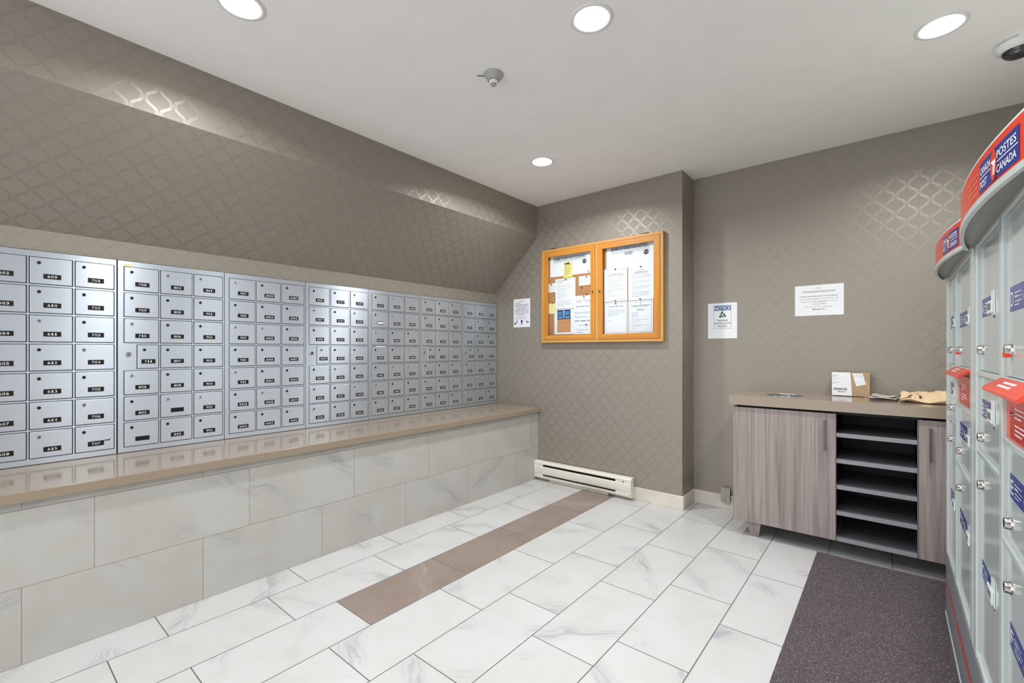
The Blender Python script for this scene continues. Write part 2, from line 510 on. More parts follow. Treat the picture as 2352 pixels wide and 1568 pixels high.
w_ = MB(); w_.box(-3.305, -2.632, YF, YB1, 0, 0.6455, WTILE)
struct(w_.build('wall_ledge'))
def baseboard(name, x0, x1, y0, y1):
    m = MB(); m.box(x0, x1, y0, y1, 0, 0.107, BASE, 0.002, 1); struct(m.build(name))
baseboard('baseboard_back', -1.66, -1.231, YB1 - 0.011, YB1 + 0.004)
baseboard('baseboard_return', -1.245, -1.231, YB1 + 0.004, YB2 - 0.012)
baseboard('baseboard_alcove', -1.245, XR - 0.001, YB2 - 0.012, YB2 + 0.002)
baseboard('baseboard_bay', -2.63, -1.66, YB1 - 0.011, YB1 + 0.004)

# ================================================================= LEDGE COUNTERTOP
m = MB(); m.box(-3.29, -2.6, YF, YB1 - 0.004, 0.6465, 0.689, QUARTZ, 0.003)
tag(m.build('ledge_countertop'), 'long glossy taupe stone countertop under the wall of mailboxes', 'countertop')

# ================================================================= MAILBOXES
MBX = -3.168                      # plane of the door faces' frame
UP, DP, DH, DW = 0.5065, 0.1405, 0.1265, 0.1475
Z_TOP = 1.7225; Z_BOT = 0.692
def door_mesh(w):
    m = MB(); m.box(-0.010, 0.0035, 0, w, 0, DH, ALUD, 0.0022, 2)
    m.box(-0.012, -0.0085, -0.0015, w + 0.0015, -0.0015, DH + 0.0015, DARKMET)
    return m
FRX = (Vector((0, 0, 0)), Vector((0, 1, 0)), Vector((0, 0, 1)), Vector((1, 0, 0)))
door_full = door_mesh(DW).build('door').data
door_slim = door_mesh(DW - 0.055).build('door').data
def lock_mesh(kind):
    m = MB()
    if kind == 'dark':
        m.lathe([(0.0072, 0.0), (0.0072, 0.0022), (0.0062, 0.003)], (0, 0, 0), DARKMET, 16, 'x', False)
        m.box(0.003, 0.0036, -0.0008, 0.0008, -0.004, 0.004, BLACK)
    else:
        m.lathe([(0.0074, 0.0), (0.0074, 0.003), (0.006, 0.004)], (0, 0, 0), CHROME, 16, 'x', False)
        m.box(0.004, 0.0046, -0.0009, 0.0009, -0.004, 0.003, BLACK)
    return m
lock_dark = lock_mesh('dark').build('lock').data; lock_chrome = lock_mesh('chrome').build('lock').data
for n in ('door', 'door.001', 'lock', 'lock.001'): bpy.data.objects.remove(bpy.data.objects[n])
def plate_mesh(txt, kind=''):
    m = MB(); w, h = 0.062, 0.0235
    m.box(0, 0.0012, -w / 2, w / 2, -h / 2, h / 2, BLACK)
    if kind == 'white': m.box(0.0012, 0.0016, -w / 2 + 0.003, w / 2 - 0.003, -h / 2 + 0.004, h / 2 - 0.004, PAPER)
    if txt:
        adv = 0.0118; u = -adv * (len(txt) - 1) / 2
        for ch in txt:
            m.text(FRX, ch, u, -0.0062, 0.0172, WHITE, 0.0016, 'C', 0.0048 if ch == '1' else 0.0094)
            if ch == '1': m.rect(FRX, u - 0.004, -0.0062, u + 0.004, -0.0046, WHITE, 0.0016)
            u += adv
    return m

def seq(ranges, blank=()):
    out = []
    for a, b in ranges: out += [str(n) for n in range(a, b + 1)]
    return out
NUM = seq([(602, 615), (701, 711), (801, 811), (901, 911), (1001, 1011), (1101, 1111), (1201, 1211), (1401, 1411), (1501, 1511), (1601, 1611),
           (1701, 1711), (1801, 1811), (1901, 1911), (2001, 2011)])
BLANK = {'803': 'black', '809': 'black', '1406': 'white'}
def make_unit(u):
    y0 = 0.0095 + u * UP
    if u == 0: y0 = 0.0065
    y1 = y0 + UP - 0.003
    nums = NUM[u * 21:u * 21 + 21]
    lab = {0: 'nearest bank of brushed metal mailboxes, numbered up to 707, at the picture edge'}.get(
        u, 'bank of brushed metal mailboxes with doors numbered %s to %s' % (nums[0], nums[-1]))
    if u == 6: lab = 'last bank of brushed metal mailboxes, against the notice board wall'
    root = thing('mailbox_bank', (-3.3, y0, Z_BOT), lab, 'mailbox', 'banks of mailboxes along the ledge')
    has_master = u in (1, 3, 5, 6)
    cols = [y0 + 0.0265 + k * 0.1595 for k in range(3)]
    rows = [1.691 - DH - r * DP for r in range(7)]
    fr = MB(); xa, xb = -3.195, MBX
    fr.box(-3.3, -3.196, y0, y1, Z_BOT, Z_TOP, ALU)
    fr.box(-3.196, -3.1945, y0 + .004, y1 - .004, Z_BOT + .004, Z_TOP - .004, BLACK)
    g = 0.003
    edges = [y0] + [v for c in cols for v in (c - g, c + DW + g)] + [y1]
    fr.box(xa, xb, y0, y1, rows[0] + DH + g, Z_TOP, ALU); fr.box(xa, xb, y0, y1, Z_BOT, rows[6] - g, ALU)
    for a, b in zip(edges[::2], edges[1::2]): fr.box(xa, xb - 0.0001, a, b, rows[6] - g, rows[0] + DH + g, ALU)
    zs = [Z_TOP] + [v for r in rows for v in (r + DH + g, r - g)] + [Z_BOT]
    for c in cols:
        for a, b in list(zip(zs[::2], zs[1::2]))[1:-1]: fr.box(xa, xb - 0.0001, c - g, c + DW + g, b, a, ALU)
    if has_master: fr.box(xa, xb - 0.0002, cols[0] - g, cols[0] + 0.052, rows[3] - g, rows[3] + DH + g, ALU)
    fr.build('frame', root)
    rng = random.Random(100 + u)
    if has_master:
        mk = MB(); p = (MBX, cols[0] + 0.018, rows[3] + DH * 0.62)
        mk.lathe([(0.012, 0), (0.012, 0.004), (0.0105, 0.006)], p, CHROME, 20, 'x', False)
        mk.box(MBX + 0.006, MBX + 0.0068, p[1] - .001, p[1] + .001, p[2] - .006, p[2] + .004, BLACK)
        mk.build('master_lock', root, 'larger round chrome lock')
    if u == 4:
        tp = MB(); tp.box(MBX + .0036, MBX + .0046, cols[0] + .03, cols[0] + .12, rows[3] + DH - .003, rows[3] + DH + .004, WHITE)
        tp.build('tape_strip', root, 'strip of white tape')
    if u == 1:
        tp = MB(); tp.box(MBX, MBX + .0006, y0 + .026, y0 + .066, 1.694, 1.708, PALEYEL); tp.build('sticker', root, 'worn pale yellow sticker')
    for k in range(3):
        for r in range(7):
            slim = has_master and k == 0 and r == 3
            me = door_slim if slim else door_full
            o = Vector((MBX, cols[k] + (0.055 if slim else 0), rows[r]))
            d = put(me, 'door', root, o)
            tilt = rng.uniform(-0.006, 0.006); d.rotation_euler = (0, rng.uniform(-0.006, 0.006), tilt)
            w = DW - (0.055 if slim else 0)
            n = nums[k * 7 + r]
            put(lock_chrome if rng.random() < 0.38 else lock_dark, 'lock', d, o + Vector((0.0035, w * 0.21 if not slim else w * .33, DH * 0.80)))
            kind = BLANK.get(n, '')
            pm = plate_mesh('' if kind else n, kind)
            pl = pm.build('number_plate', None, origin=(0, 0, 0)); pl.parent = d
            pl.location = Vector((0.0035, w * 0.52, DH * 0.295))
            if kind: pl['label'] = 'plain black number plate' if kind == 'black' else 'number plate with a white paper slip'
            if n == '707':
                sc = MB(); sc.add([(0.0042, .045, .052), (0.0042, .13, .046), (0.0042, .135, .060), (0.0042, .128, .052), (0.0042, .09, .050)], [(0, 1, 2, 3, 4)], DARKMET)
                so = sc.build('scratch', None, 'dark scrape across the door', origin=(0, 0, 0)); so.parent = d
for u in range(7): make_unit(u)

# ================================================================= CEILING FITTINGS
def downlight(x, y, label, k=1.0):
    t = thing('recessed_light', (x, y, CZ), label, 'light', 'round ceiling downlights')
    m = MB(); m.lathe([(0.089, CZ), (0.089, CZ - 0.003), (0.084, CZ - 0.0055), (0.070, CZ - 0.0045), (0.066, CZ - 0.0015)], (x, y, 0), TRIM, 48, 'z', False, False)
    m.build('trim_ring', t)
    m = MB(); m.lathe([(0.0661, CZ - 0.0015), (0.060, CZ - 0.0012)], (x, y, 0), BAFFLE, 48, 'z', False, False); m.build('baffle', t)
    m = MB(); m.lathe([(0.0005, CZ - 0.0105), (0.03, CZ - 0.0095), (0.05, CZ - 0.0062), (0.0602, CZ - 0.0012)], (x, y, 0), LENS, 48, 'z', False, False); m.build('lens', t)
    ld = bpy.data.lights.new('bulb', 'AREA'); ld.shape = 'DISK'; ld.size = 0.115; ld.energy = LAMP_W * k; ld.spread = LAMP_SPREAD
    ld.use_shadow = True; ld.color = (0.985, 0.995, 1.0)
    lo = bpy.data.objects.new('bulb', ld); COL.objects.link(lo); lo.parent = t; lo.location = (0, 0, -0.0115)
downlight(-2.02, 0.71, 'round ceiling downlight above the near mailboxes, cut by the top of the picture')
downlight(-0.968, 1.686, 'round ceiling downlight at top centre, nearest the grey heat detector')
downlight(-1.985, 2.731, 'small round ceiling downlight deep in the corner above the notice board', 1.5)
downlight(0.168, 2.690, 'round ceiling downlight on the right beside the security camera', 1.35)
downlight(0.10, 0.66, 'added unseen ceiling downlight above the near end of the parcel lockers')  # out of view, added for the extra light it gives the room
downlight(-0.968, -0.35, 'added unseen ceiling downlight behind the viewer')  # unseen fitting, added to light the room from behind the camera

t = thing('heat_detector', (-1.545, 1.708, CZ), 'grey stepped cone heat detector with a thin wire on the ceiling', 'detector')
dx, dy = -1.545, 1.708
m = MB(); m.lathe([(0.050, CZ), (0.050, CZ - .006), (0.030, CZ - .034), (0.0265, CZ - .035)], (dx, dy, 0), DETG, 40, 'z', False); m.build('housing', t)
m = MB(); m.lathe([(0.0235, CZ - .034), (0.0235, CZ - .042), (0.0165, CZ - .050), (0.0145, CZ - .0505)], (dx, dy, 0), TRIM, 32, 'z', False); m.build('collar', t)
m = MB(); m.lathe([(0.0262, CZ - .0352), (0.0236, CZ - .0358)], (dx, dy, 0), BLACK, 32, 'z', False, False)
m.lathe([(0.0145, CZ - .0507), (0.0128, CZ - .051)], (dx, dy, 0), BLACK, 32, 'z', False, False); m.build('seam', t)
m = MB(); m.lathe([(0.0125, CZ - .0500), (0.0125, CZ - .058), (0.010, CZ - .0605), (0.004, CZ - .0612), (0.002, CZ - .059)], (dx, dy, 0), DETG, 24); m.build('sensor_tip', t)
m = MB(); m.tube([(dx - .045, dy - .02, CZ - .003), (dx - .053, dy - .034, CZ - .005), (dx - .062, dy - .04, CZ - .003), (dx - .069, dy - .048, CZ - .005)], 0.0018, DARKMET, 6); m.build('wire', t)

cx, cy = 0.441, 3.032
t = thing('security_camera', (cx, cy, CZ), 'white dome security camera with a smoked lens cover on the ceiling', 'camera')
m = MB(); m.lathe([(0.077, CZ), (0.077, CZ - .004), (0.0755, CZ - .028), (0.068, CZ - .041), (0.054, CZ - .046)], (cx, cy, 0), CAMW, 48, 'z', False)
m.build('base', t)
m = MB(); m.lathe([(0.0535 * math.cos(a), CZ - .045 - 0.038 * math.sin(a)) for a in [i * math.pi / 20 for i in range(10)]], (cx, cy, 0), DOME, 40, 'z', False); m.build('dome', t)
m = MB()
m.lathe([(0.055, CZ - .0455), (0.0555, CZ - .049), (0.053, CZ - .0492)], (cx, cy, 0), CAMW, 40, 'z', False, False)
m.build('dome_ring', t)
m = MB()
for k in range(5):
    a = math.radians(206 + k * 13)
    ex = Vector((-math.sin(a), math.cos(a), 0)); nn = Vector((math.cos(a), math.sin(a), 0))
    fr = (Vector((cx, cy, CZ - .016)) + nn * 0.0768, ex, Vector((0, 0, 1)), nn)
    for u0, v0, u1, v1 in ((-.007, .0026, .007, .0036), (-.007, -.0036, .007, -.0026), (-.007, -.0036, -.006, .0036), (.006, -.0036, .007, .0036)):
        m.rect(fr, u0, v0, u1, v1, DARKMET, 0.0004)
m.build('vent_slots', t)

# ================================================================= NOTICE BOARD
FB = YB1 - 0.040          # front plane of the casing
t = thing('notice_board', (-1.97, YB1, 1.313), 'oak framed glass notice board with two lockable doors', 'notice board')
bx0, bx1, bz0, bz1 = -2.564, -1.379, 1.313, 2.188
m = MB(); m.box(bx0, bx1, YB1 - 0.006, YB1 - 0.001, bz0, bz1, CORK); m.build('cork_panel', t)
m = MB()
m.box(bx0, bx1, FB, YB1 - 0.001, bz1 - 0.024, bz1, OAKL, 0.002); m.box(bx0, bx1, FB, YB1 - 0.001, bz0, bz0 + 0.024, OAKL, 0.002)
m.box(bx0, bx0 + 0.024, FB, YB1 - 0.001, bz0 + .024, bz1 - .024, OAKLV, 0.002); m.box(bx1 - 0.024, bx1, FB, YB1 - 0.001, bz0 + .024, bz1 - .024, OAKLV, 0.002)
m.box(-1.984, -1.963, FB, YB1 - 0.006, bz0 + .024, bz1 - .024, OAKLV, 0.002)
m.build('casing', t)
for hx in (-2.43, -1.53):
    m = MB(); m.box(hx - .028, hx + .028, FB + .003, FB + .022, bz1, bz1 + .0045, DARKMET, 0.001); m.lathe([(0.004, -.03), (0.004, .03)], (hx + .004, FB + .004, bz1 + .003), DARKMET, 10, 'x'); m.build('hinge', t)
def board_door(x0, x1, ox0, ox1, lx):
    z0, z1, oz0, oz1 = bz0 + .026, bz1 - .026, 1.381, 2.117
    ya, yb = FB - 0.003, FB + 0.014
    m = MB()
    def bar(q, mt):
        vs = [(a, ya, b) for a, b in q] + [(a, yb, b) for a, b in q]
        m.add(vs, [(0, 1, 2, 3), (7, 6, 5, 4), (0, 4, 5, 1), (1, 5, 6, 2), (2, 6, 7, 3), (3, 7, 4, 0)], mt)
    bar([(x0, z1), (ox0, oz1), (ox1, oz1), (x1, z1)], OAKH); bar([(x0, z0), (x1, z0), (ox1, oz0), (ox0, oz0)], OAKH)
    bar([(x0, z0), (ox0, oz0), (ox0, oz1), (x0, z1)], OAKV); bar([(x1, z1), (ox1, oz1), (ox1, oz0), (x1, z0)], OAKV)
    d = m.build('door', t)
    g = MB(); g.box(ox0 - .004, ox1 + .004, yb - .006, yb - .003, oz0 - .004, oz1 + .004, GLASS); g.build('pane', d)
    l = MB(); l.lathe([(0.0105, ya), (0.0105, ya - .003), (0.009, ya - .005)], (lx, 0, 1.754), CHROME, 20, 'y', False)
    l.box(lx - .001, lx + .001, ya - .0056, ya - .005, 1.748, 1.759, BLACK); l.build('lock', d)
board_door(-2.538, -1.986, -2.491, -2.031, -2.007)
board_door(-1.961, -1.405, -1.913, -1.455, -1.939)

def wall_frame(x, y, z, tilt=0.0):
    c, s_ = math.cos(tilt), math.sin(tilt)
    return (Vector((x, y, z)), Vector((c, 0, s_)), Vector((-s_, 0, c)), Vector((0, -1, 0)))
def sheet(name, x, z, w, h, y, mat, label, cat, group=None, tilt=0.0, content=None, thick=0.0008):
    """paper whose top-left corner sits at (x, z) on a wall facing -y; y is its front face"""
    m = MB(); fr = wall_frame(x, y, z, tilt); o, ex, ey, n = fr
    q = [o, o + ex * w, o + ex * w - ey * h, o - ey * h]
    m.add([p for p in q] + [p - n * thick for p in q], [(0, 3, 2, 1), (4, 5, 6, 7), (0, 1, 5, 4), (1, 2, 6, 5), (2, 3, 7, 6), (3, 0, 4, 7)], mat)
    if content: content(m, fr, w, h)
    ob = m.build(name, None, origin=(x + w / 2, y + thick, z - h))
    return tag(ob, label, cat, group)
D1 = 0.0003
def lines(m, fr, u0, u1, v0, step, n, mat, seed=1, th=0.3, center=False, short_last=True, ragged=0.12):
    """rows of small print too fine to read: strings of word-length dashes"""
    r = random.Random(seed)
    for k in range(n):
        W = (u1 - u0) * (r.uniform(1 - ragged, 1.0) if not (short_last and k == n - 1) else r.uniform(0.35, 0.7))
        u = (u0 + u1) / 2 - W / 2 if center else u0
        e = u + W; v = v0 - k * step
        while u < e - step * 0.3:
            wl_ = min(r.uniform(0.5, 2.2) * step, e - u)
            m.rect(fr, u, v - step * th, u + wl_, v, mat, D1); u += wl_ + step * 0.28
G = 'papers pinned in the notice board'
YP = YB1 - 0.0075
def c_title(txts, seed):
    def f(m, fr, w, h):
        m.rect(fr, w * .09, -h * .34, w * .90, -h * .02, PAPER2, D1)
        for i, (s, ww, dv) in enumerate(txts): m.text(fr, s, w * .48, -dv, 0.036, INK, D1 * 2, 'C', ww, 0.012)
        cx_, cz_ = (w * .835, -h * .42)
        m.disc(fr, cx_, cz_, .0225, .0225, MIDINK, D1 * 2); m.disc(fr, cx_, cz_, .016, .016, INK, D1 * 3); m.rect(fr, cx_ - .012, cz_ - .003, cx_ + .012, cz_ + .003, GREYINK, D1 * 4)
    return f
sheet('paper_sign', -2.484, 2.122, 0.445, 0.190, YP, PAPER, 'white sheet headed HOMEOWNER\'S NOTICE BOARD behind the left pane', 'paper', G, 0, c_title([("HOMEOWNER'S NOTICE BOARD", .333, .042)], 1))
sheet('paper_sign', -1.891, 2.126, 0.43, 0.192, YP, PAPER, 'white sheet headed BOARD OF DIRECTOR\'S NOTICE BOARD behind the right pane', 'paper', G, 0, c_title([("BOARD OF DIRECTOR'S NOTICE", .318, .036), ('BOARD', .068, .082)], 2))
def c_yellow(m, fr, w, h):
    lines(m, fr, w * .1, w * .9, -h * .05, .0155, 8, MIDINK, 5, .35, ragged=.4); m.rect(fr, w * .1, -h * .12, w * .7, -h * .05, INK, D1)
sheet('paper_note', -2.331, 2.052, 0.095, 0.140, YP - .0035, YELLOW, 'bright yellow handwritten note over the HOMEOWNER\'S heading sheet', 'note', G, 0, c_yellow)
def c_card(seed):
    def f(m, fr, w, h): lines(m, fr, w * .1, w * .92, -h * .32, h * .2, 3, GREYINK, seed, .28)
    return f
sheet('paper_card', -2.168, 1.908, 0.121, 0.084, YP - .0015, PAPER, 'small white card with a shadow, pinned near the left pane\'s lock', 'paper', G, 0.008, c_card(11))
sheet('paper_card', -2.506, 1.872, 0.099, 0.083, YP, PAPER, 'small white card at the left edge of the cork, partly under a letter', 'paper', G, 0.03, c_card(12))
def c_letter(m, fr, w, h):
    lines(m, fr, w * .1, w * .86, -h * .05, .0165, 2, MIDINK, 3, .3); lines(m, fr, w * .1, w * .86, -h * .2, .0165, 4, GREYINK, 4, .3)
    lines(m, fr, w * .1, w * .6, -h * .45, .0165, 4, GREYINK, 6, .3); lines(m, fr, w * .1, w * .86, -h * .72, .0165, 4, GREYINK, 7, .3)
sheet('paper_letter', -2.423, 1.907, 0.219, 0.281, YP - .003, PAPER, 'white typed letter overlapping a card and a photo under the left pane', 'paper', G, 0, c_letter)
def c_scrib(m, fr, w, h): m.tube([fr[0] + fr[1] * (w * .4) - fr[2] * (h * .15) + fr[3] * .0005, fr[0] + fr[1] * (w * .5) - fr[2] * (h * .3) + fr[3] * .0005], .0008, GREYINK, 4)
sheet('paper_note', -2.505, 1.685, 0.092, 0.098, YP - .0012, PALEYEL, 'pale yellow square note at the left edge of the cork', 'note', G, -0.03, c_scrib)
def c_photo(m, fr, w, h):
    u0, u1, v0, v1 = w * .15, w * .82, -h * .92, -h * .02
    vm = v0 + (v1 - v0) * .58
    m.rect(fr, u0, v0, u1, vm, TAN, D1); m.rect(fr, u0, vm, u1, v1, SKYB, D1); m.rect(fr, u0, vm, u1, vm + .008, NAVY, D1 * 2)
    for a, b in ((u0 + .004, u0 + .060), (u0 + .084, u0 + .142)):
        m.rect(fr, a, vm + .004, a + .006, v1 - .004, NAVY, D1 * 2); m.rect(fr, b - .006, vm + .004, b, v1 - .004, NAVY, D1 * 2)
        m.rect(fr, a, v1 - .014, b, v1 - .004, NAVY, D1 * 2); m.rect(fr, a, vm + .026, b, vm + .034, NAVY, D1 * 2)
        for k in range(5): q = a + .012 + k * .0085; m.rect(fr, q, vm + .03, q + .003, v1 - .006, NAVY, D1 * 2)
sheet('paper_flyer', -2.437, 1.622, 0.222, 0.232, YP - .0005, PAPER, 'white flyer with a colour photo of two blue chairs at a tan table', 'flyer', G, 0.0, c_photo)
def c_hand(m, fr, w, h):
    m.text(fr, 'Upp  Potty', w * .12, -h * .17, .040, PENB, D1, 'L', w * .86, -.006)
    lines(m, fr, w * .1, w * .95, -h * .27, .02, 1, PENB, 9, .35, short_last=False)
    m.text(fr, 'Needed ASAP', w * .02, -h * .47, .032, PENB, D1, 'L', w * .93, -.006)
    m.text(fr, 'Please text', w * .04, -h * .57, .026, PENB, D1, 'L', w * .80, -.006)
    lines(m, fr, w * .02, w * .98, -h * .64, .040, 1, PENB, 10, .22, short_last=False)
    lines(m, fr, w * .25, w * .98, -h * .76, .02, 1, PENB, 13, .2, short_last=False); lines(m, fr, w * .18, w * .9, -h * .88, .022, 2, PENB, 14, .22)
sheet('paper_flyer', -2.216, 1.734, 0.172, 0.348, YP - .002, PAPER, 'white sheet of large blue handwriting in the left pane\'s lower corner', 'flyer', G, 0, c_hand)
def c_doc(border, head, blocks, seed):
    def f(m, fr, w, h):
        if border:
            b = .011
            for u0, v0, u1, v1 in ((b, -b - .0018, w - b, -b), (b, -h + b, w - b, -h + b + .0018), (b, -h + b, b + .0018, -b), (w - b - .0018, -h + b, w - b, -b)): m.rect(fr, u0, v0, u1, v1, MIDINK, D1)
        for v, W, n, st in head: lines(m, fr, w / 2 - W / 2, w / 2 + W / 2, -v, st, n, MIDINK, seed + int(v * 999), .45, True, False, .08)
        for v, n, W in blocks: lines(m, fr, w * .14, w * .14 + W, -v, .0098, n, GREYINK, seed + int(v * 777), .36)
    return f
sheet('paper_letter', -1.911, 1.940, 0.216, 0.282, YP - .003, PAPER, 'bordered letter upper left behind the right pane', 'paper', G, 0, c_doc(True, [(.045, .13, 1, .010), (.058, .17, 1, .010)], [(.082, 5, .16), (.135, 4, .15), (.175, 3, .16), (.205, 1, .08), (.225, 2, .12)], 21))
sheet('paper_letter', -1.687, 1.940, 0.220, 0.284, YP - .0032, PAPER, 'borderless white letter upper right behind the right pane', 'paper', G, 0, c_doc(False, [(.036, .06, 1, .008), (.050, .13, 2, .009)], [(.075, 4, .17), (.125, 3, .16), (.165, 4, .16), (.215, 5, .16)], 22))
sheet('paper_letter', -1.909, 1.654, 0.215, 0.272, YP - .002, PAPER, 'bordered letter lower left behind the right pane, mostly blank below', 'paper', G, 0, c_doc(True, [(.036, .16, 1, .012)], [(.065, 5, .17), (.11, 2, .13), (.155, 1, .06)], 23))
sheet('paper_letter', -1.688, 1.652, 0.215, 0.268, YP - .0022, PAPER, 'bordered letter lower right behind the right pane', 'paper', G, 0, c_doc(True, [(.038, .17, 1, .012), (.050, .13, 1, .008), (.070, .07, 2, .009)], [(.095, 6, .06), (.155, 2, .16), (.18, 1, .09), (.20, 2, .16), (.23, 1, .05)], 24))

def pin(x, z, mat, label, dy=0.0):
    t = thing('push_pin', (x, YP - .003 - dy, z), label, 'push pin', 'push pins in the notice board')
    y = YP - .0028 - dy
    m = MB(); m.lathe([(0.005, y), (0.005, y - .002), (0.0028, y - .0035), (0.0028, y - .009), (0.0052, y - .011), (0.0045, y - .0125)], (x, 0, z), mat, 14, 'y'); m.build('head', t)
pin(-2.279, 2.045, PINDARK, 'dark push pin at the top of the bright yellow note', .001)
pin(-2.066, 1.948, PINBLUE, 'pale blue push pin at the lower corner of the HOMEOWNER\'S sheet')
pin(-2.305, 1.897, PINDARK, 'dark push pin at the top of the typed letter', .0005)
pin(-2.469, 1.866, PINDARK, 'dark push pin in the small card at the cork\'s left edge')
pin(-2.086, 1.900, PINRED, 'red push pin in the small card near the lock')
pin(-2.136, 1.809, PINRED, 'red push pin in bare cork just under the small card')
pin(-2.086, 1.741, PINRED, 'red push pin in bare cork above the blue handwriting')
pin(-2.113, 1.725, PINDARK, 'dark push pin at the top of the blue handwriting sheet')
pin(-2.091, 1.473, PINDARK, 'dark push pin low in the blue handwriting sheet')
pin(-2.453, 1.690, PINRED, 'red push pin above the pale yellow square note')
pin(-1.804, 1.934, PINDARK, 'dark push pin at the top of the right pane\'s upper left letter', .001)
pin(-1.577, 1.929, PINDARK, 'dark push pin at the top of the borderless letter', .001)
pin(-1.804, 1.665, PINRED, 'upper of two red pins between the right pane\'s left letters', .001)
pin(-1.802, 1.641, PINRED, 'lower of two red pins between the right pane\'s left letters')
pin(-1.581, 1.664, PINDARK, 'dark push pin at the bottom of the borderless letter', .001)
pin(-1.581, 1.638, CLIP, 'white push pin at the top of the lower right letter')

# ---- sheets taped to the walls
def c_left(m, fr, w, h):
    lines(m, fr, w * .38, w * .62, -h * .05, .010, 1, GREYINK, 1, .4, True, False); lines(m, fr, w * .3, w * .68, -h * .085, .010, 1, MIDINK, 2, .4, True, False)
    lines(m, fr, w * .08, w * .5, -h * .145, .012, 1, MIDINK, 3, .45, False, False)
    lines(m, fr, w * .08, w * .93, -h * .19, .0165, 3, MIDINK, 4, .42, True, True, .1); lines(m, fr, w * .08, w * .92, -h * .36, .0125, 3, MIDINK, 5, .42, True, False, .1)
    lines(m, fr, w * .08, w * .92, -h * .50, .0125, 2, MIDINK, 6, .42, True); lines(m, fr, w * .15, w * .82, -h * .60, .0125, 2, GREYINK, 7, .42, True, False)
    lines(m, fr, w * .12, w * .85, -h * .69, .0125, 1, GREYINK, 8, .42, True, False)
    m.rect(fr, w * .07, -h * .90, w * .14, -h * .82, INK, D1); m.disc(fr, w * .22, -h * .76, .005, .006, INK, D1, 12); m.rect(fr, w * .19, -h * .87, w * .235, -h * .78, MIDINK, D1)
    m.disc(fr, w * .50, -h * .79, .014, .014, BLUE, D1, 16); m.rect(fr, w * .46, -h * .87, w * .55, -h * .82, SKYB, D1); m.rect(fr, w * .43, -h * .90, w * .57, -h * .885, INK, D1)
    m.flat(fr, [(w * .76, -h * .77), (w * .80, -h * .76), (w * .84, -h * .81), (w * .94, -h * .81), (w * .94, -h * .84), (w * .84, -h * .85), (w * .80, -h * .87), (w * .78, -h * .84)], [(0, 7, 6, 5, 4, 3, 2, 1)], MIDINK, D1)
sheet('wall_notice', -2.942, 1.755, 0.212, 0.283, YB1 - .0015, PAPER, 'small printed white notice taped to the wall left of the notice board', 'notice', None, 0, c_left)
def c_notice(m, fr, w, h):
    u0, u1, v0, v1 = w * .21, w * .80, -h * .72, -h * .07
    for a, b, c, d in ((u0, v1 - .0018, u1, v1), (u0, v0, u1, v0 + .0018), (u0, v0, u0 + .0018, v1), (u1 - .0018, v0, u1, v1)): m.rect(fr, a, b, c, d, BLUE, D1)
    m.rect(fr, u0 + .003, v1 - .040, u1 - .003, v1 - .004, BLUE, D1)
    m.text(fr, 'NOTICE', (u0 + u1) / 2, v1 - .0345, .035, WHITE, D1 * 2, 'C', (u1 - u0) * .90, .02)
    cu, cv, R = (u0 + u1) / 2, v1 - .072, .028
    for k in range(3):
        def rp(p, k=k):
            a = k * 2 * math.pi / 3; return (cu + p[0] * math.cos(a) - p[1] * math.sin(a), cv - .003 + p[0] * math.sin(a) + p[1] * math.cos(a))
        band = [(-.019, -.0165), (-.002, -.0165), (-.002, -.021), (.010, -.0115), (-.002, -.002), (-.002, -.0065), (-.015, -.0065), (-.0235, -.009)]
        m.flat(fr, [rp(p) for p in band], [list(range(8))], GREEN, D1)
        m.flat(fr, [rp(p) for p in [(.014, -.0165), (.0225, -.0165), (.0265, -.0095), (.0215, -.001), (.013, -.006)]], [(0, 1, 2, 3, 4)], GREEN, D1)
    for i, (s, ww) in enumerate((('PLEASE', .36), ('BREAKDOWN', .56), ('BOXES', .31))):
        m.text(fr, s, cu, v1 - .124 - i * .0228, .0165, INK, D1, 'C', w * ww, .008)
sheet('wall_notice', -1.129, 1.615, 0.216, 0.280, YB2 - .0015, PAPER, 'white sign with blue NOTICE band and green recycling arrows, PLEASE BREAKDOWN BOXES', 'notice', None, 0, c_notice)
def c_att(m, fr, w, h):
    lines(m, fr, w * .42, w * .58, -h * .08, .008, 2, GREYINK, 3, .35, True, False)
    def row(s, v, ww, size, mat=INK, bold=0.0, under=False):
        m.text(fr, s, w * .5, -v, size, mat, D1, 'C', w * ww, bold)
        if under: m.rect(fr, w * (.5 - ww / 2), -v - .003, w * (.5 + ww / 2), -v - .002, mat, D1)
    row('ATTENTION RESIDENTS & DELIVERY DRIVERS!!', .0480, .68, .0105, INK, .006, True)
    row('** PLEASE DELIVER PACKAGES TO THE UNIT DOOR **', .0820, .79, .0100, INK, .012)
    row('Do not leave packages in the mailroom. The', .1000, .80, .0125, MIDINK)
    row('Corporation is not responsible for lost or', .1180, .75, .0125, MIDINK)
    m.rect(fr, w * .40, -.1205, w * .64, -.1195, INK, D1)
    row('missing packages.', .1360, .31, .0125, MIDINK); row('Thank you for your cooperation!', .1560, .57, .0125, MIDINK); row('Management', .1740, .25, .0135, INK, .010)
sheet('wall_notice', -0.529, 1.700, 0.285, 0.214, YB2 - .0015, PAPER, 'wide white ATTENTION notice about packages above the right cabinet', 'notice', None, 0.0, c_att)

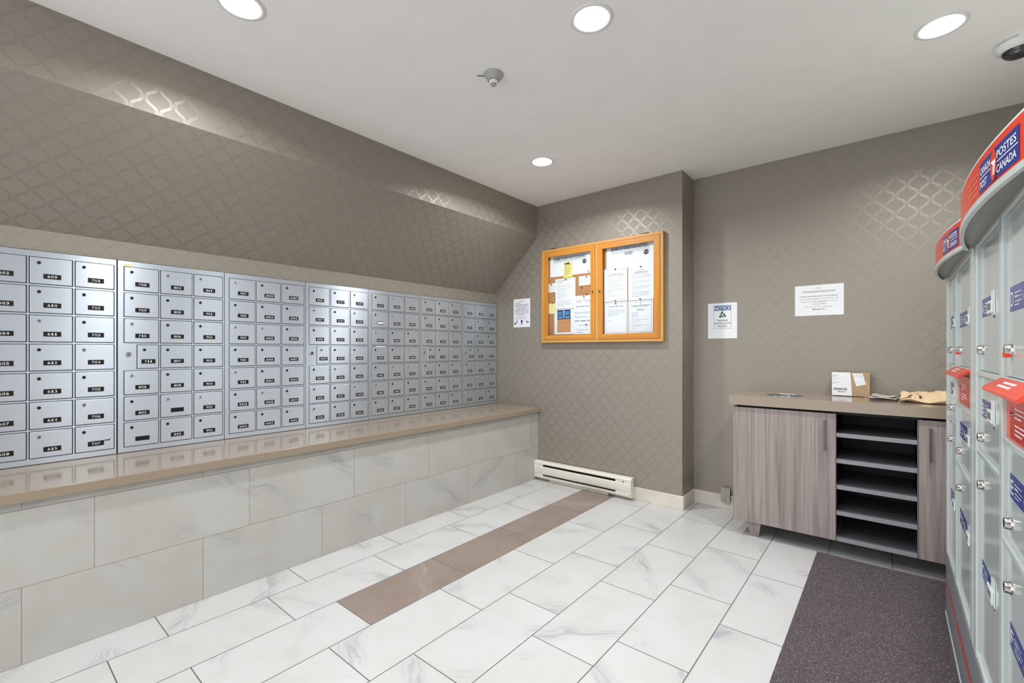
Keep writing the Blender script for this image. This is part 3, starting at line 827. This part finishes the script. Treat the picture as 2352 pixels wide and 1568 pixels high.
# ================================================================= BASEBOARD HEATER
t = thing('baseboard_heater', (-2.14, YB1 - .03, 0.012), 'cream electric baseboard heater low on the wall under the notice board', 'heater')
hx0, hx1, hb, hf = -2.628, -1.657, YB1 - 0.0125, YB1 - 0.072
m = MB()
m.prism([(hb, .178), (hb, .186), (hf + .018, .184), (hf + .004, .170), (hf + .004, .160), (hf + .007, .160), (hf + .02, .176)], 0, hx0, hx1, HEAT)
m.box(hx0, hx1, hb - .004, hb, .026, .180, HEAT)
m.prism([(hb, .026), (hb, .034), (hf + .012, .040), (hf + .006, .052), (hf + .003, .050), (hf + .006, .034), (hf + .014, .026)], 0, hx0, hx1, HEAT)
for a, b in ((hx0, hx0 + .10), (hx1 - .12, hx1)):
    m.prism([(hf + .005, .135), (hf + .009, .135), (hf + .009, .164), (hf + .005, .164)], 0, a, b, HEAT)
    m.prism([(hf + .005, .046), (hf + .009, .046), (hf + .009, .075), (hf + .005, .075)], 0, a, b, HEAT)
m.build('housing', t)
m = MB(); m.prism([(hf + .004, .068), (hf, .085), (hf - .001, .110), (hf, .132), (hf + .004, .141), (hf + .008, .141), (hf + .006, .110), (hf + .008, .068)], 0, hx0, hx1, HEAT); m.build('front_panel', t)
m = MB()
for k in range(90):
    x = hx0 + .11 + k * (hx1 - hx0 - .24) / 89
    m.box(x, x + .0012, hf + .016, hb - .006, .062, .158, FINS)
m.lathe([(0.009, hx0 + .02), (0.009, hx1 - .02)], (0, hf + .032, .105), FINS, 12, 'x'); m.box(hx0 + .1, hx1 - .12, hb - .0045, hb - .004, .04, .176, FINS)
m.build('heating_fins', t)
m = MB(); m.prism([(hb, .024), (hb, .188), (hf + .016, .186), (hf + .001, .172), (hf - .003, .110), (hf + .001, .060), (hf + .012, .024)], 0, hx1 - .001, hx1 + .022, HEAT); m.build('end_cap', t)
m = MB(); m.prism([(hb, .024), (hb, .187), (hf + .017, .185), (hf + .003, .171), (hf + .004, .110), (hf + .003, .060), (hf + .013, .024)], 0, hx0 - .002, hx0 + .004, HEAT); m.build('end_cap', t)
m = MB(); m.lathe([(0.008, hf + .005), (0.008, hf + .001), (0.005, hf - .001)], (hx1 - .05, 0, .150), CHROME, 16, 'y', False); m.build('thermostat_screw', t, 'round metal screw')
m = MB(); m.box(hx0 + .16, hx1 - .2, hb - .03, hb - .002, 0.0015, .024, BASE); m.build('foot_rail', t)

t = thing('outlet_box', (-0.989, YB2 - .02, 0.06), 'brushed steel blank outlet box on the baseboard beside the cabinet', 'outlet')
m = MB(); m.box(-1.020, -0.957, YB2 - .034, YB2 - .0135, 0.060, 0.166, DARKMET, .002); m.build('box', t)
m = MB(); m.box(-1.022, -0.955, YB2 - .0375, YB2 - .0345, 0.058, 0.170, STONEPAINT, .001); m.build('cover_plate', t)
for z in (.075, .153):
    m = MB(); m.lathe([(0.0035, YB2 - .0375), (0.003, YB2 - .0395)], (-0.989, 0, z), DARKMET, 10, 'y', False); m.build('screw', t)

# ================================================================= CABINET IN THE ALCOVE
CX0, CX1, CFY, CT = -0.842, 0.628, 3.318, 0.937
t = thing('base_cabinet', (-0.1, 3.57, 0), 'grey mauve wood laminate cabinet with open cubby shelves between two doors', 'cabinet')
D0, D1x, D2x = -0.822, -0.2545, 0.116
DF = 3.334; BY = YB2 - .014
m = MB()
m.box(D0 + .002, D0 + .02, DF + .019, BY, .104, .868, LAM); m.box(CX1 - .02, CX1 - .002, DF + .019, BY, .104, .868, LAM)
m.box(D0 + .02, CX1 - .02, BY - .012, BY, .104, .868, CARC)
m.box(D0 + .02, D1x - .02, DF + .019, BY - .012, .104, .122, CARC); m.box(D2x + .02, CX1 - .02, DF + .019, BY - .012, .104, .122, CARC)
m.box(D0 + .02, CX1 - .02, DF + .08, DF + .098, .85, .868, CARC)
for a in (D1x - .018, D2x): m.box(a, a + .018, DF + .022, BY - .012, .104, .868, CARC)
m.box(D1x + .0005, D1x + .0045, DF + .004, DF + .03, .104, .862, CARC); m.box(D1x + .0005, D1x + .0045, DF + .002, DF + .004, .104, .862, EDGE)
m.box(D2x - .003, D2x + .0015, DF + .004, DF + .03, .104, .862, CARC); m.box(D2x - .003, D2x + .0015, DF + .002, DF + .004, .104, .862, EDGE)
m.build('carcass', t)
def cab_door(x0, x1, hx):
    m = MB(); m.box(x0, x1, DF, DF + .018, .1005, .861, LAM, .0012, 1); d = m.build('door', t)
    h = MB(); h.box(hx - .005, hx + .005, DF - .026, DF - .020, .640, .822, DARKSTEEL, .0015); h.box(hx - .005, hx + .005, DF - .021, DF, .646, .656, DARKSTEEL); h.box(hx - .005, hx + .005, DF - .021, DF, .806, .816, DARKSTEEL)
    h.build('handle', d, 'slim dark metal bar handle')
DARKSTEEL = brushed('dark_brushed_steel', 112, 100, 96, 0.35, 0.4)
cab_door(D0, D1x, -0.306); cab_door(D2x + .003, CX1 - .004, 0.166)
for z in (.7455, .5895, .4335, .2785, .1225):
    m = MB(); m.box(D1x + .005, D2x - .0035, DF + .010, BY - .013, z - .023, z - .0005, SHELFT); m.box(D1x + .005, D2x - .0035, DF + .006, DF + .010, z - .0235, z, SHELF, .0008, 1); m.build('shelf', t)
for lx, ly in ((-0.70, 3.40), (-0.70, 3.72), (-0.06, 3.72), (0.54, 3.40), (0.54, 3.72)):
    m = MB(); a, b = .042, .026
    vs = [(lx + sx * a, ly + sy * a, .1035) for sx, sy in ((-1, -1), (1, -1), (1, 1), (-1, 1))] + [(lx + sx * b, ly + sy * b, .001) for sx, sy in ((-1, -1), (1, -1), (1, 1), (-1, 1))]
    m.add(vs, [(3, 2, 1, 0), (4, 5, 6, 7), (0, 1, 5, 4), (1, 2, 6, 5), (2, 3, 7, 6), (3, 0, 4, 7)], LAM); m.build('leg', t)

# counter slab with a round chute cut through it
SX, SY, SR = -0.549, 3.545, 0.110
m = MB()
z0, z1 = .8755, CT; q = 0.135
xs = [CX0, SX - q, SX + q, CX1]; ys = [CFY, SY - q, SY + q, YB2 - .001]
for i in range(3):
    for j in range(3):
        if i == 1 and j == 1: continue
        for z, fl in ((z1, 0), (z0, 1)):
            f = [(xs[i], ys[j], z), (xs[i + 1], ys[j], z), (xs[i + 1], ys[j + 1], z), (xs[i], ys[j + 1], z)]
            m.add(f, [(0, 1, 2, 3) if not fl else (3, 2, 1, 0)], QUARTZ)
N = 48
circ = [(SX + SR * math.cos(2 * math.pi * k / N), SY + SR * math.sin(2 * math.pi * k / N)) for k in range(N)]
sq = []
for k in range(N):
    a = 2 * math.pi * k / N; c, s_ = math.cos(a), math.sin(a); r = q / max(abs(c), abs(s_)); sq.append((SX + r * c, SY + r * s_))
for z in (z1, z0):
    m.add([(p[0], p[1], z) for p in circ] + [(p[0], p[1], z) for p in sq], [(k, N + k, N + (k + 1) % N, (k + 1) % N) for k in range(N)], QUARTZ)
m.add([(p[0], p[1], z1) for p in circ] + [(p[0], p[1], z0) for p in circ], [(k, (k + 1) % N, N + (k + 1) % N, N + k) for k in range(N)], QUARTZ)
for a, b in (((CX0, CFY), (CX1, CFY)), ((CX1, CFY), (CX1, YB2 - .001)), ((CX1, YB2 - .001), (CX0, YB2 - .001)), ((CX0, YB2 - .001), (CX0, CFY))):
    m.add([(a[0], a[1], z0), (b[0], b[1], z0), (b[0], b[1], z1), (a[0], a[1], z1)], [(0, 1, 2, 3)], QUARTZ)
tag(m.build('cabinet_countertop'), 'taupe stone countertop on the grey mauve cabinet in the alcove', 'countertop')
t = thing('waste_chute', (SX, SY, CT), 'round stainless steel waste chute set into the cabinet countertop', 'waste chute')
m = MB(); m.lathe([(0.1155, CT + .0005), (0.1155, CT + .0016), (0.112, CT + .0026), (0.1065, CT + .0016), (0.1065, CT - .002)], (SX, SY, 0), STEEL, 48, 'z', False, False); m.build('rim', t)
m = MB(); m.lathe([(0.1065, CT - .002), (0.1060, CT - .05)], (SX, SY, 0), STEEL, 48, 'z', False, False); m.build('sleeve', t)

# ---- things on the counter
bx, by, bw, bd, bh = -0.304, 3.722, 0.203, 0.078, 0.157
t = thing('cardboard_box', (bx + bw / 2, by + bd / 2, CT + .0005), 'brown cardboard parcel with two white labels standing on the counter', 'box')
m = MB(); m.box(bx, bx + bw, by, by + bd, CT + .0008, CT + bh, BOX, .002); m.box(bx + .02, bx + bw - .03, by - .0004, by + .001, CT + .0008, CT + .004, CARC); m.build('carton', t)
m = MB(); fr = wall_frame(bx + .001, by - .0012, CT + bh)
lw, lh = .108, .152
m.flat(fr, [(0, 0), (lw - .008, 0), (lw + .001, -lh), (.001, -lh)], [(0, 3, 2, 1)], PAPER, 0)
m.add([fr[0] + fr[1] * 0, fr[0] + fr[1] * (lw - .008), fr[0] + fr[1] * (lw - .01) + Vector((0, .034, .0004)), fr[0] + Vector((0, .03, .0004))], [(0, 1, 2, 3)], PAPER)
lines(m, fr, .005, .035, -.018, .007, 2, MIDINK, 2, .35); lines(m, fr, .005, .06, -.040, .006, 1, GREYINK, 3, .35, short_last=False); lines(m, fr, .005, .04, -.048, .006, 1, GREYINK, 4, .35); lines(m, fr, .005, .045, -.062, .006, 3, GREYINK, 5, .35)
r = random.Random(3); u = .008
while u < .082:
    b = r.uniform(.0007, .0024); m.rect(fr, u, -.118, u + b, -.102, INK, D1); u += b + r.uniform(.0008, .0022)
lines(m, fr, .033, .078, -.126, .008, 1, INK, 6, .5, short_last=False)
m.build('shipping_label', t, 'large white shipping label with a barcode')
m = MB(); fr = wall_frame(bx + .110, by - .0009, CT + bh - .004)
m.flat(fr, [(0, 0), (.055, 0), (.072, -.070), (.022, -.084)], [(0, 3, 2, 1)], PAPER, 0)
for k in range(4): q = .008 + k * .012; m.flat(fr, [(q, -.006), (q + .003, -.006), (q + .009, -.028), (q + .006, -.028)], [(0, 3, 2, 1)], GREYINK, D1); m.flat(fr, [(q + .013, -.05), (q + .0145, -.05), (q + .018, -.064), (q + .0165, -.064)], [(0, 3, 2, 1)], GREYINK, D1)
m.build('return_label', t, 'smaller tilted white label')

GF = 'folded flyers on the cabinet counter'
def fold(x0, x1, y0, y1, z, sag, mat, dark, name, sd):
    m = MB(); r = random.Random(sd); n = 12; top, bot = [], []
    ph = r.uniform(0, 6)
    for i in range(n + 1):
        s_ = i / n; zz = z + .003 * math.sin(ph + s_ * 5) + sag * (2 * s_ - 1) ** 2
        top.append((x0 + (x1 - x0) * s_, zz))
    for k, (a, b) in enumerate(((y0, y1),)):
        vs, fs = [], []
        for yy in (a, b):
            for x, zz in top: vs.append((x + (yy - a) * .1, yy, zz + .003)); vs.append((x + (yy - a) * .1, yy, zz - .002))
        w = 2 * (n + 1)
        for i in range(n):
            fs += [(2 * i, 2 * i + 2, w + 2 * i + 2, w + 2 * i), (2 * i + 1, w + 2 * i + 1, w + 2 * i + 3, 2 * i + 3), (2 * i, 2 * i + 1, 2 * i + 3, 2 * i + 2), (w + 2 * i, w + 2 * i + 2, w + 2 * i + 3, w + 2 * i + 1)]
        fs += [(0, w, w + 1, 1), (2 * n, 2 * n + 1, w + 2 * n + 1, w + 2 * n)]
        m.add(vs, fs, mat)
    return m
tag(fold(-.106, .028, 3.54, 3.67, CT + .0062, .001, FLYERD, FLYERD, 'flyer', 1).build('folded_flyer', None, None, (-.038, 3.6, CT)), 'dark printed folded flyer at the bottom of the small pile beside the parcel', 'flyer', GF)
tag(fold(-.105, .026, 3.542, 3.67, CT + .0145, .001, FLYER, FLYERD, 'flyer', 2).build('folded_flyer', None, None, (-.038, 3.6, CT)), 'grey folded flyer in the middle of the small pile beside the parcel', 'flyer', GF)
tag(fold(-.090, .020, 3.55, 3.67, CT + .0225, .006, FLYER, FLYERD, 'flyer', 3).build('folded_flyer', None, None, (-.038, 3.6, CT)), 'curled grey folded flyer on top of the small pile beside the parcel', 'flyer', GF)

t = thing('padded_envelope', (0.19, 3.6, CT), 'crumpled brown paper padded envelope lying on counter beside the parcel lockers', 'envelope')
m = MB(); r = random.Random(5)
nx, ny = 26, 16; W_, D_ = .34, .24; ex0, ey0 = .046, 3.475
def pil(s_, t_): return (1 - abs(2 * s_ - 1) ** 3.0) * (1 - abs(2 * t_ - 1) ** 3.0)
def wob(i, j): return .0045 * math.sin(i * 1.15 + j * .6) + .003 * math.sin(i * .55 - j * 1.35 + 1)
top, bot = [], []
for j in range(ny + 1):
    for i in range(nx + 1):
        s_, t_ = i / nx, j / ny; x = ex0 + W_ * s_ - .03 * t_ * 0; y = ey0 + D_ * t_ + .012 * math.sin(s_ * 9)
        k = pil(s_, t_); edge = .016 + .008 * math.sin(s_ * 14) * (1 - t_)
        top.append((x, y, CT + edge + k * .047 + wob(i, j) * min(1, k * 3 + .25)))
        bot.append((x, y, CT + .001 + (edge - .004) * (1 - min(1, k * 2.2))))
w = nx + 1; fs = []
for j in range(ny):
    for i in range(nx): fs.append((j * w + i, j * w + i + 1, (j + 1) * w + i + 1, (j + 1) * w + i))
m.add(top, fs, MAILER); m.add(bot, [f[::-1] for f in fs], MAILER)
rim = [i for i in range(w)] + [j * w + nx for j in range(1, ny + 1)] + [ny * w + i for i in range(nx - 1, -1, -1)] + [j * w for j in range(ny - 1, 0, -1)]
vs = [top[i] for i in rim] + [bot[i] for i in rim]; n = len(rim)
m.add(vs, [(k, n + k, n + (k + 1) % n, (k + 1) % n) for k in range(n)], MAILER)
m.build('pouch', t)
m = MB()
def on_top(s_, t_, d=.0008):
    fi, fj = s_ * nx, t_ * ny; i, j = min(int(fi), nx - 1), min(int(fj), ny - 1); a, b = fi - i, fj - j
    P = [Vector(top[j * w + i]), Vector(top[j * w + i + 1]), Vector(top[(j + 1) * w + i]), Vector(top[(j + 1) * w + i + 1])]
    return P[0] * (1 - a) * (1 - b) + P[1] * a * (1 - b) + P[2] * (1 - a) * b + P[3] * a * b + Vector((0, -d * .5, d))
for (a, b, c, d) in ((.07, .05, .10, .22), (.105, .05, .135, .12), (.115, .15, .15, .22), (.17, .06, .20, .20), (.205, .12, .23, .22), (.235, .05, .27, .13)):
    m.add([on_top(a, b), on_top(c, b), on_top(c, d), on_top(a, d)], [(0, 1, 2, 3)], FLYERD)
m.build('printed_marks', t, 'dark printed handling marks')
m = MB(); P = [on_top(.22 + .06 * k, .62 + .26 * q_, .0012) for q_ in (0, 1) for k in range(8)]
m.add(P, [(k, k + 1, 9 + k, 8 + k) for k in range(7)], PAPER); m.build('address_label', t, 'white address label')
m = MB(); m.add([(ex0 - .008, ey0 + .01, CT + .022), (ex0 + .03, ey0 + .012, CT + .034), (ex0 + .04, ey0 + .06, CT + .058), (ex0 + .012, ey0 + .07, CT + .066), (ex0 - .002, ey0 + .05, CT + .056), (ex0 + .002, ey0 + .03, CT + .035)], [(0, 1, 2, 5), (5, 2, 3, 4)], MAILER); m.build('sealing_flap', t)

# ================================================================= PARCEL LOCKERS
LX = 0.2
def locker(y0, ym, y1, dz, label, sign_blue, group):
    root = thing('parcel_locker', (LX + .2, (y0 + y1) / 2, 0.0065), label, 'locker', group)
    FRL = lambda y, z, x=LX: (Vector((x, y, z)), Vector((0, -1, 0)), Vector((0, 0, 1)), Vector((-1, 0, 0)))
    b0 = 0.0068
    ST, MS = 0.066, 0.017
    colA = (y0 - ST, ym + MS); colB = (ym - MS, y1 + ST)       # far column, near column (y falls towards the viewer)
    rowA = [(1.556, 1.180), (1.166, .943), (.929, .322)]
    rowB = [(1.556, 1.180), (1.166, 1.040), (1.026, .806), (.792, .322)]
    DX = LX + .009
    m = MB()
    m.box(DX + .005, .625, y1, y0, .302, 1.598, LOCKG)
    m.box(LX, DX + .005, y0 - ST, y0, .302, 1.598, LOCKG, .004, 3); m.box(LX, DX + .005, y1, y1 + ST, .302, 1.598, LOCKG, .004, 3)
    m.box(LX + .001, DX + .005, ym - MS, ym + MS, .302, 1.598, LOCKG, .002, 2)
    for (a, b), rows in ((colA, rowA), (colB, rowB)):
        zs = [1.598] + [v for r in rows for v in r] + [.302]
        for u, v in zip(zs[::2], zs[1::2]): m.box(LX + .0015, DX + .005, b - .002, a + .002, v, u, LOCKG, .0015, 1)
    m.build('cabinet_body', root)
    m = MB(); m.box(LX, .62, y1, y0, b0, .3005, KICK); m.box(LX - .003, LX, y1, y0, b0, b0 + .014, LOCKG); m.build('kick_plate', root)
    m = MB()
    for a, b, za, zb in ((y0 - .03, y0 - .40, .153, .181), (y0 - .43, y1 + .02, .151, .180)):
        fr = FRL(a, 0); m.flat(fr, [(0, za), (a - b - .03, za), (a - b, zb), (.012, zb)], [(0, 1, 2, 3)], RED, .0006)
    m.build('red_stripe', root, 'torn red tape stripe')
    def door(col, row, letter, lock_z, lab_z, wide, key):
        a, b = col; zt, zb = row
        m = MB(); m.box(DX, DX + .0045, b + .003, a - .003, zb + .002, zt - .002, LOCKD, .001, 1); d = m.build('door', root)
        k = MB(); ly = a - .058
        k.lathe([(0.0145, DX), (0.0145, DX - .004), (0.0125, DX - .005), (0.0125, DX - .0115), (0.011, DX - .0125)], (0, ly, lock_z), CHROME, 24, 'x', False)
        if key: k.box(DX - .0136, DX - .003, ly - .0105, ly + .0105, lock_z - .0165, lock_z - .004, RED, .0015)
        k.build('lock', d, 'chrome lock with a red tab' if key else 'chrome lock')
        k = MB(); fr = FRL(a - .043, lab_z, DX - .0006)
        w, h = (.205, .055) if wide else (.145, .052)
        k.rect(fr, 0, -h / 2, w, h / 2, PBLUE, 0)
        k.text(fr, letter, .010, -.0165, .046, WHITE, .0004, 'L', .030)
        lines(k, fr, .050, .125 if wide else .115, .012, .0075, 2, WHITE, 3, .3); lines(k, fr, .050, .125 if wide else .115, -.007, .0075, 2, WHITE, 4, .3)
        k.rect(fr, .050, .0005, .13, .0017, WHITE, .0004)
        if wide: k.text(fr, '6', .14, -.016, .046, WHITE, .0004, 'L', .03)
        k.build('door_label', d, 'blue label lettered %s' % letter)
        k = MB(); ca, cb = (a - .285, a - .36) if wide else (a - .182, a - .262)
        k.box(DX - .0025, DX - .0002, cb, ca - .03, lab_z - .030, lab_z + .036, CLIP, .0008, 1)
        k.box(DX - .0070, DX - .0022, cb + .006, ca, lab_z - .024, lab_z + .010, CLIP, .0015)
        k.box(DX - .0074, DX - .0068, cb + .018, ca - .010, lab_z - .015, lab_z + .003, CLIPD)
        k.box(DX - .0022, DX - .0002, cb + .004, cb + .022, lab_z - .037, lab_z - .031, CLIPD)
        k.build('label_holder', d, 'white plastic label holder')
    door(colA, rowA[0], 'A', 1.243, 1.364, False, False); door(colA, rowA[1], 'B', .986, 1.073, False, False); door(colA, rowA[2], 'C', .846, .600, False, False)
    door(colB, rowB[0], 'D', 1.242, 1.356, True, True); door(colB, rowB[2], 'E', .852, .938, True, False); door(colB, rowB[3], 'F', .708, .602, True, False)
    # outgoing mail slot with its red hood
    a, b = colB; zt, zb = rowB[1]
    m = MB(); m.box(DX, DX + .0045, b + .002, a - .002, zb + .001, zt - .001, RED)
    m.box(DX - .007, DX, b + .002, a - .002, zt - .028, zt - .016, RED, .002)
    m.box(DX - .0015, DX, b + .002, a - .002, zt - .016, zt - .001, REDD)
    m.box(DX - .0012, DX, b + .004, a - .045, zb + .004, zb + .075, REDD, .0006, 1)
    fr = FRL(a - .10, 0, DX - .0014)
    lines(m, fr, 0, .16, zt - .050, .0095, 3, WHITE, 5, .35); lines(m, fr, 0, .16, zt - .086, .0095, 3, WHITE, 6, .4)
    d = m.build('mail_slot', root, 'recessed red outgoing mail slot')
    k = MB(); k.lathe([(0.005, DX - .001), (0.005, DX - .004)], (0, a - .06, zb + .058), CHROME, 14, 'x', False); k.build('keyhole', d)
    k = MB(); hz, tz, tx = zt + .012, zt - .012, LX - .031
    pr = [(DX, hz), (LX + .001, hz), (tx + .003, tz + .004), (tx, tz), (tx, tz - .006), (tx + .004, tz - .006), (LX + .001, hz - .008), (DX, hz - .008)]
    k.prism(pr, 1, b - .002, a + .006, RED)
    dirv = Vector((tx + .003 - LX - .001, 0, tz + .004 - hz)); L_ = dirv.length; dirv.normalize(); nrm = Vector((dirv.z, 0, -dirv.x))
    if nrm.z < 0: nrm = -nrm
    fr = (Vector((LX + .001, a - .08, hz)), Vector((0, -1, 0)), -dirv, nrm)
    lines(k, fr, .02, .16, -L_ * .25, .011, 2, WHITE, 8, .55, False, False)
    k.build('slot_hood', d, 'projecting red hood with white lettering')
    # bowed sign along the top
    yc, h_ = (y0 + y1) / 2, (y0 - y1) / 2 - .005
    zb_, zt_ = 1.570 + dz, 1.660 + dz
    def arc(y): return .185 - .042 * (1 - ((y - yc) / h_) ** 2)
    NS = 40; ysn = [yc + h_ - 2 * h_ * i / NS for i in range(NS + 1)]
    sg = thing_part('sign', root)
    m = MB()
    def strip(za, zb2, mat, d, d2=None):
        vs = [(arc(y) - d, y, za) for y in ysn] + [(arc(y) - (d if d2 is None else d2), y, zb2) for y in ysn]
        m.add(vs, [(i, NS + 1 + i, NS + 2 + i, i + 1) for i in range(NS)], mat, True)
    strip(zb_, zt_, CLIP, 0); strip(zb_ - .013, zb_, LOCKG, .003); strip(zb_, zb_ + .0005, LOCKG, .003, 0)
    vs = []
    for y in ysn: vs += [(arc(y) - .003, y, zb_ - .013), (arc(y) + .006, y, zb_ - .013)]
    m.add(vs, [(2 * i, 2 * i + 2, 2 * i + 3, 2 * i + 1) for i in range(NS)], LOCKG)
    vs = []
    for y in ysn: vs += [(arc(y) + .006, y, zb_ - .013), (arc(y) + .006, y, zb_ - .004), (LX + .03, y, zb_ - .004), (LX + .03, y, zb_ + .03)]
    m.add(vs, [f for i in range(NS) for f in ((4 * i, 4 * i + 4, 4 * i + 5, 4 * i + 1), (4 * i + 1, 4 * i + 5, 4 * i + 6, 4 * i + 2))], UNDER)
    m.add([(arc(y), y, zt_) for y in ysn] + [(LX + .03, y, zt_ - .004) for y in ysn], [(i, NS + 1 + i, NS + 2 + i, i + 1) for i in range(NS)], CLIP)
    for y in (ysn[0], ysn[-1]): m.add([(arc(y) - .003, y, zb_ - .013), (arc(y), y, zt_), (LX + .03, y, zt_ - .004), (LX + .03, y, zb_ - .013)], [(0, 1, 2, 3)], CLIP)
    m.box(LX + .002, LX + .006, y1 + .01, y0 - .01, 1.575, 1.597, LOCKG)
    sg2 = m.build('sign', root)
    bpy.data.objects.remove(sg)
    m = MB()
    strip2 = lambda ya, yb, za, zb2, mat, d: m.add([(arc(ya + (yb - ya) * i / 24) - d, ya + (yb - ya) * i / 24, za) for i in range(25)] + [(arc(ya + (yb - ya) * i / 24) - d, ya + (yb - ya) * i / 24, zb2) for i in range(25)], [(i, 25 + i, 26 + i, i + 1) for i in range(24)], mat, True)
    strip2(y0 - .012, y1 + .035, zb_ + .001, zt_ - .005, RED, .0006)
    ba, bb = sign_blue
    strip2(ba, bb, zb_ + .007, zt_ - .020, PBLUE, .0012)
    zmid = (zb_ + .007 + zt_ - .020) / 2; bw_ = ba - bb; lc = ba - bw_ * .455
    strip2(ba - .004, lc + bw_ * .07, zmid - .001, zmid + .001, WHITE, .0016); strip2(lc - bw_ * .07, bb + .004, zmid - .001, zmid + .001, WHITE, .0016)
    def curved(pts, fs, mat, d): m.add([(arc(p[0]) - d, p[0], p[1]) for p in pts], fs, mat)
    def ctext(s, ya, wd, z, hgt):
        pts, fs, w_ = text2d(s, .012); curved([(ya - p[0] * wd / w_, z + p[1] * hgt) for p in pts], fs, WHITE, .0017)
    up, lo = zmid + .0060, zmid - .0225
    ctext('CANADA', ba - .008, bw_ * .325, up, .0215); ctext('POST', ba - .008, bw_ * .225, lo, .0215)
    ctext('POSTES', lc - bw_ * .075, bw_ * .42, up, .0215); ctext('CANADA', lc - bw_ * .075, bw_ * .42, lo, .0215)
    rr = bw_ * .082
    el = [(lc + rr * math.cos(2 * math.pi * k / 28), zmid + .0305 * math.sin(2 * math.pi * k / 28)) for k in range(28)]
    curved(el, [list(range(28))], RED, .0022)
    W = lambda u, v: (lc - rr * u, zmid + .030 * v)
    curved([W(-.75, .30), W(.72, .28), W(.72, .02), W(-.05, -.02)], [(0, 1, 2, 3)], WHITE, .0026)
    for q_ in range(4):
        v = -.06 - q_ * .16; curved([W(-.08 - .10 * q_ * .2, v), W(.72 - q_ * .06, v + .03), W(.66 - q_ * .07, v - .08), W(-.18 - .12 * q_ * .4, v - .12)], [(0, 1, 2, 3)], WHITE, .0026)
    for q_, z in enumerate((zb_ + .055, zb_ + .042, zb_ + .028, zb_ + .015)):
        r_ = random.Random(q_); y = ba + .12
        while y > ba + .02: l_ = r_.uniform(.012, .03); strip2(y, max(y - l_, ba + .015), z, z + .005, FADED, .0011); y -= l_ + .005
    m.build('sign_graphic', sg2, 'red panel with blue CANADA POST / POSTES CANADA block')
    return root
def thing_part(name, root): o = bpy.data.objects.new('scratch_part', None); COL.objects.link(o); o.parent = root; return o
GL = 'postal parcel lockers along the right wall'
locker(2.035, 1.575, 1.115, 0.0, 'nearest pale grey postal parcel locker with the large red and blue sign', (1.401, 1.180), GL)
locker(2.945, 2.545, 2.041, 0.014, 'farther pale grey postal parcel locker, next to the wood cabinet', (2.3145, 2.110), GL)

# ================================================================= MAT
m = MB(); tz = 0.006
def zig(a, b, n, amp):
    out = []
    for k in range(n):
        p = Vector(a).lerp(Vector(b), k / n); d = (Vector(b) - Vector(a)).normalized(); nn = Vector((-d.y, d.x))
        out.append(p + nn * (amp if k % 2 else -amp * .2))
    return out
outl = zig((-0.347, 3.345), (-0.347, -1.2), 620, .0025) + [Vector((0.188, -1.2))] + [Vector((0.60, -1.2)), Vector((0.60, 3.345))]
outl = zig((0.60, 3.345), (-0.347, 3.345), 130, .0025) + zig((-0.347, 3.345), (-0.347, -1.2), 620, .0025) + [Vector((-0.347, -1.2)), Vector((0.60, -1.2))]
m.prism([(p.x, p.y) for p in outl], 2, 0.0003, tz, MAT)
tag(m.build('floor_mat'), 'dark purple grey woven floor mat running in front of the lockers', 'mat')
